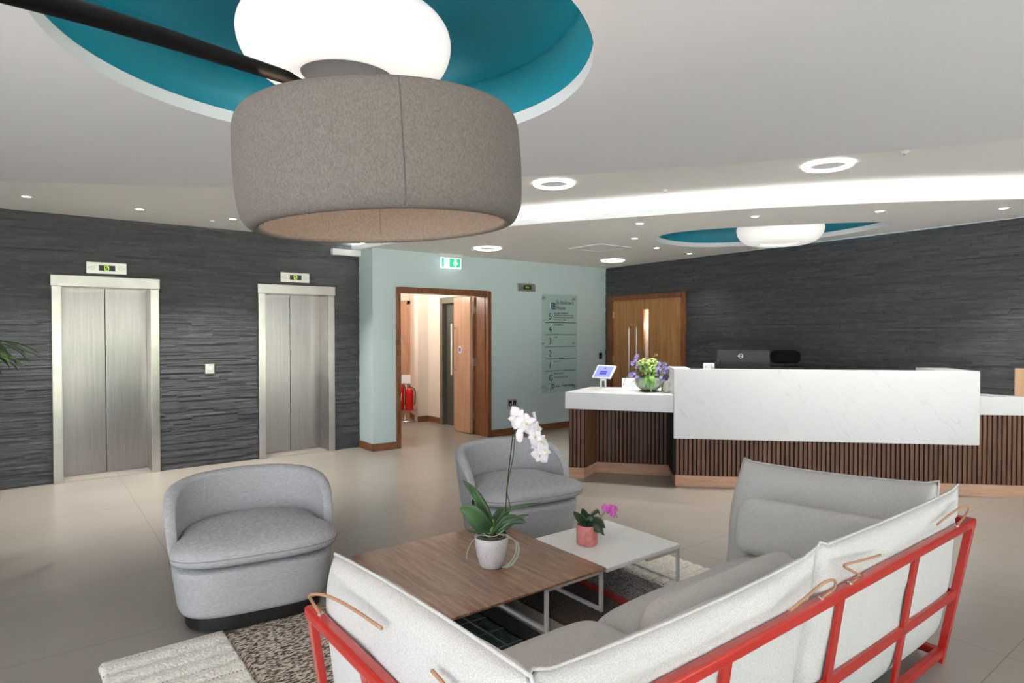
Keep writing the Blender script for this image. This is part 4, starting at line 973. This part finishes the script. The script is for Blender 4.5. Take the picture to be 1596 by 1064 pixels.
for x in (ax, bx):
    MB().bar(inn(x, 1.6, ZR - .01), inn(x, 1.6, .04), .016, .042, (0, 1, 0)).build('upright', M['red'], SF, bevel=.002)
zm = .335
fo = MB().bar(inn(ax, by, zm), inn(bx, by, zm), .016, .042).bar(inn(ax, by, zm), inn(ax, ly, zm), .016, .042).bar(inn(bx, by, zm), inn(bx, ry, zm), .016, .042)
fo.build('middle_rail', M['red'], SF, bevel=.002)
zb = .05
fo = MB().bar(inn(ax, by, zb), inn(bx, by, zb), .035, .04).bar(inn(ax, by, zb), inn(ax, ly, zb), .035, .04).bar(inn(bx, by, zb), inn(bx, ry, zb), .035, .04).bar(inn(ax, 1.9, zb), inn(bx, 1.9, zb), .035, .04)
fo.build('base_frame', M['red'], SF, bevel=.006)
MB().box(ax + .25, by + .28, .10, bx - .25, 1.86, .16).build('seat_deck', M['black'], SF)

def pillow(w, h, T, mapf, sag=.035, ear=.02, nu=56, nv=36, seed=0, wr=.005, slope=0):
    mb = MB()
    def pt(u, v, side):
        U = 2 * u - 1; V = 2 * v - 1
        tv = (1 - V ** 2.4) ** .6 if V > 0 else (1 - abs(V) ** 6) ** .5
        tu = (1 - abs(U) ** 12) ** .5
        t = T / 2 * tu * tv
        lo = max(0, (-V - .7) / .3); hi = max(0, (V - .8) / .2)
        x = U * w / 2 * (1 - .03 * lo ** 2 - .012 * hi) ; z = h / 2 + V * h / 2 - sag * (1 - U * U) * max(0, V) ** 2 + slope * U * max(0, V)
        z += .03 * lo * lo * abs(U) ** 6
        c = max(0, abs(U) - .9) / .1 * hi; z += ear * c
        nz = noise.noise(Vector((x * 3.2 + seed, z * 3.5, side * 2))) * wr * 2.4 + noise.noise(Vector((x * 10 + seed, z * 6, side * 3))) * wr * .6
        nz += noise.noise(Vector((x * 7 + seed, 5, side))) * wr * max(0, V) ** 2
        return mapf(x, side * (t + nz * min(1, t / .03)), z)
    for side in (-1, 1): mb.grid(lambda u, v: pt(u, v, side), nu, nv)
    rim = [pt(0, .86 + i / 50, 1) for i in range(7)] + [pt(i / 40, 1, 1) for i in range(41)] + [pt(1, 1 - i / 50, 1) for i in range(1, 8)]
    mb.tube([Vector(r) for r in rim], .0048, 6)
    return mb
# back cushions stand inside the frame, leaning with it
def lean_back(xc, base):
    def f(x, y, z):
        zz = z + base; k = inset * (1 - zz / ZR); e = max(0, (zz - .45) / .42)
        yy = by + .125 + k * .9 + y - .085 * e ** 1.6
        if xc > 2.5 and x > 0: x -= x / .7 * .165 * max(0, min(1, (zz - .45) / .35))
        return (min(xc + x, bx - .022 - max(0, k)), max(yy, by + k + (.010 if zz < ZR - .03 else .022 if zz < ZR + .03 else -.01 + (.035 if zz < ZR + .06 else 0))), zz)
    return f
pillow(1.26, .775, .22, lean_back(1.475, .075), .026, .02, seed=1).build('back_cushion', M['fabric'], SF, smooth=True)
pillow(1.50, .79, .22, lean_back(2.845, .075), .012, .025, seed=5).build('back_cushion', M['fabric'], SF, smooth=True)
def lean_side(sx, yc, base):
    def f(x, y, z):
        zz = z + base; k = inset * (1 - zz / ZR); e = max(0, (zz - .45) / .42)
        yy = .125 + k * .9 + y - (.02 if sx < 0 else .085) * e ** 1.6; yy = max(yy, k + (.010 if zz < ZR - .03 else .022))
        return ((ax + yy) if sx < 0 else (bx - yy), yc + x, zz)
    return f
pillow(1.06, .80, .22, lean_side(-1, 1.49, .08), -.015, .0, seed=9, slope=-.025).build('arm_cushion', M['fabric'], SF, smooth=True)
pillow(1.06, .745, .22, lean_side(1, 1.67, .08), .015, .012, seed=13, slope=-.025).build('arm_cushion', M['fabric'], SF, smooth=True)
def seatc(x0, x1, y0, y1, seed):
    mb = MB(); w_, d_ = x1 - x0, y1 - y0
    def fn(u, v, s):
        U, V = 2 * u - 1, 2 * v - 1; t = (max(0, 1 - abs(U) ** 7) * max(0, 1 - abs(V) ** 5)) ** .5
        x = x0 + w_ * u; y = y0 + d_ * v; return (x, y, .29 + s * (.115 * t + .006 * noise.noise(Vector((x * 4 + seed, y * 4, s))) * t))
    for s in (-1, 1): mb.grid(lambda u, v: fn(u, v, s), 40, 30)
    return mb.build('seat_cushion', M['fabric'], SF, smooth=True)
seatc(.90, 1.955, 1.18, 1.97, 1); seatc(1.955, 3.42, 1.18, 1.97, 4)
# leather cords tying the cushions to the rail
def cord(path, eye):
    o = MB().tube(catmull(path, 6), .0048, 8).build('tie_cord', M['leather'], SF, smooth=True)
    MB().lathe([(.004, 0), (.010, 0), (.010, .004), (.004, .005)], 14, Matrix.Translation(eye)).build('eyelet', M['chrome'], o, smooth='auto')
yb = .985; zt = ZR + RB / 2
yc = .972
cord([(1.81, yc, .757), (1.93, yc, .776), (2.02, yc, .79), (2.09, yc, .78), (2.11, yc + .01, .745), (2.09, by - .005, zt)], (2.09, by - .005, zt))
cord([(2.44, yc, .787), (2.28, yc, .802), (2.16, yc, .814), (2.22, yc, .78), (2.30, yc + .01, .74), (2.30, by - .005, zt)], (2.30, by - .005, zt))
cord([(3.02, yc + .01, .785), (3.14, yc + .01, .80), (3.22, yc, .815), (3.30, yc - .01, .82), (3.36, yc, .785), (3.36, by - .005, zt)], (3.36, by - .005, zt))
xc_ = ax + .005
cord([(xc_, 1.50, .82), (xc_ - .01, 1.68, .815), (xc_ - .03, 1.81, .81), (xc_ - .05, 1.89, .79), (xc_ - .03, 1.925, .75), (ax, 1.925, zt)], (ax, 1.925, zt))
cord([(xc_, 1.24, .82), (xc_ - .01, 1.16, .82), (xc_ - .02, 1.09, .80), (ax, 1.06, zt)], (ax, 1.06, zt))
# loose cushions
def roll(name, label, p, q, r, rz, tilt=0, seed=0, sq=.75, ep=9):
    p = Vector(p); q = Vector(q); d = (q - p); L_ = d.length; d.normalize(); s = Vector((d.y, -d.x, 0))
    up = Vector((0, 0, 1)) ; s2 = (s * math.cos(tilt) + up * math.sin(tilt)); u2 = (up * math.cos(tilt) - s * math.sin(tilt))
    c0 = (p + q) / 2; mb = MB()
    def fn(u, v):
        a = 2 * PI * u; V = 2 * v - 1; e = max(0, 1 - abs(V) ** ep) ** .5; e = max(e, .001) if abs(V) < 1 else .0
        ca, sa = math.cos(a), math.sin(a); ca = math.copysign(abs(ca) ** sq, ca); sa = math.copysign(abs(sa) ** sq, sa)
        w = 1 + .05 * noise.noise(Vector((V * 3 + seed, ca * 2, sa * 2)))
        return p + d * (L_ * v) + s2 * (r * ca * e * w) + u2 * (rz * sa * e * w)
    return tag(mb.grid(fn, 40, 40, True).build(name, M['fabric'], smooth=True), label, 'cushion', 'loose sofa cushions')
roll('lumbar_cushion', 'long loose grey cushion leaning along the inside of the sofa back', (1.62, 1.36, .525), (2.62, 1.36, .525), .075, .15, math.radians(25), 2)
roll('arm_bolster', 'loose grey cushion leaning inside the far arm of the sofa', (3.13, 1.98, .53), (3.18, 1.20, .56), .10, .15, math.radians(14), 7, .5, 14)

# ------------------------------------------------------------------ potted plant at the left edge
tp = thing('potted_dracaena', 'dark green leafy plant just entering the picture at the left edge', 'plant', (-.36, 6.10, 0))
MB().lathe([(.001, 0), (.09, 0), (.11, .36), (.12, .38), (.10, .38), (.10, .33), (.001, .33)], 32).build('pot', M['black'], tp, smooth='auto')
MB().tube([(0, 0, .3), (.01, .01, .9), (0, 0, 1.38)], .022, 10).build('trunk', M['soil'], tp, smooth=True)
rnd = random.Random(21)
for k in range(46):
    a = rnd.random() * 2 * PI; e = rnd.uniform(-.3, .9); L_ = rnd.uniform(.34, .50); h = 1.38 + rnd.uniform(-.08, .08)
    dx, dy = math.cos(a), math.sin(a)
    leaf_mesh(MB(), [(0, 0, h), (dx * L_ * .4, dy * L_ * .4, h + L_ * .35 * (e + .3)), (dx * L_ * .8, dy * L_ * .8, h + L_ * .3 * e), (dx * L_, dy * L_, h + L_ * (.2 * e - .15))], .032, .25, 5, m=2).build('leaf', M['leafy' if k % 4 == 0 else 'leafd'], tp, smooth=True, solid=.001)
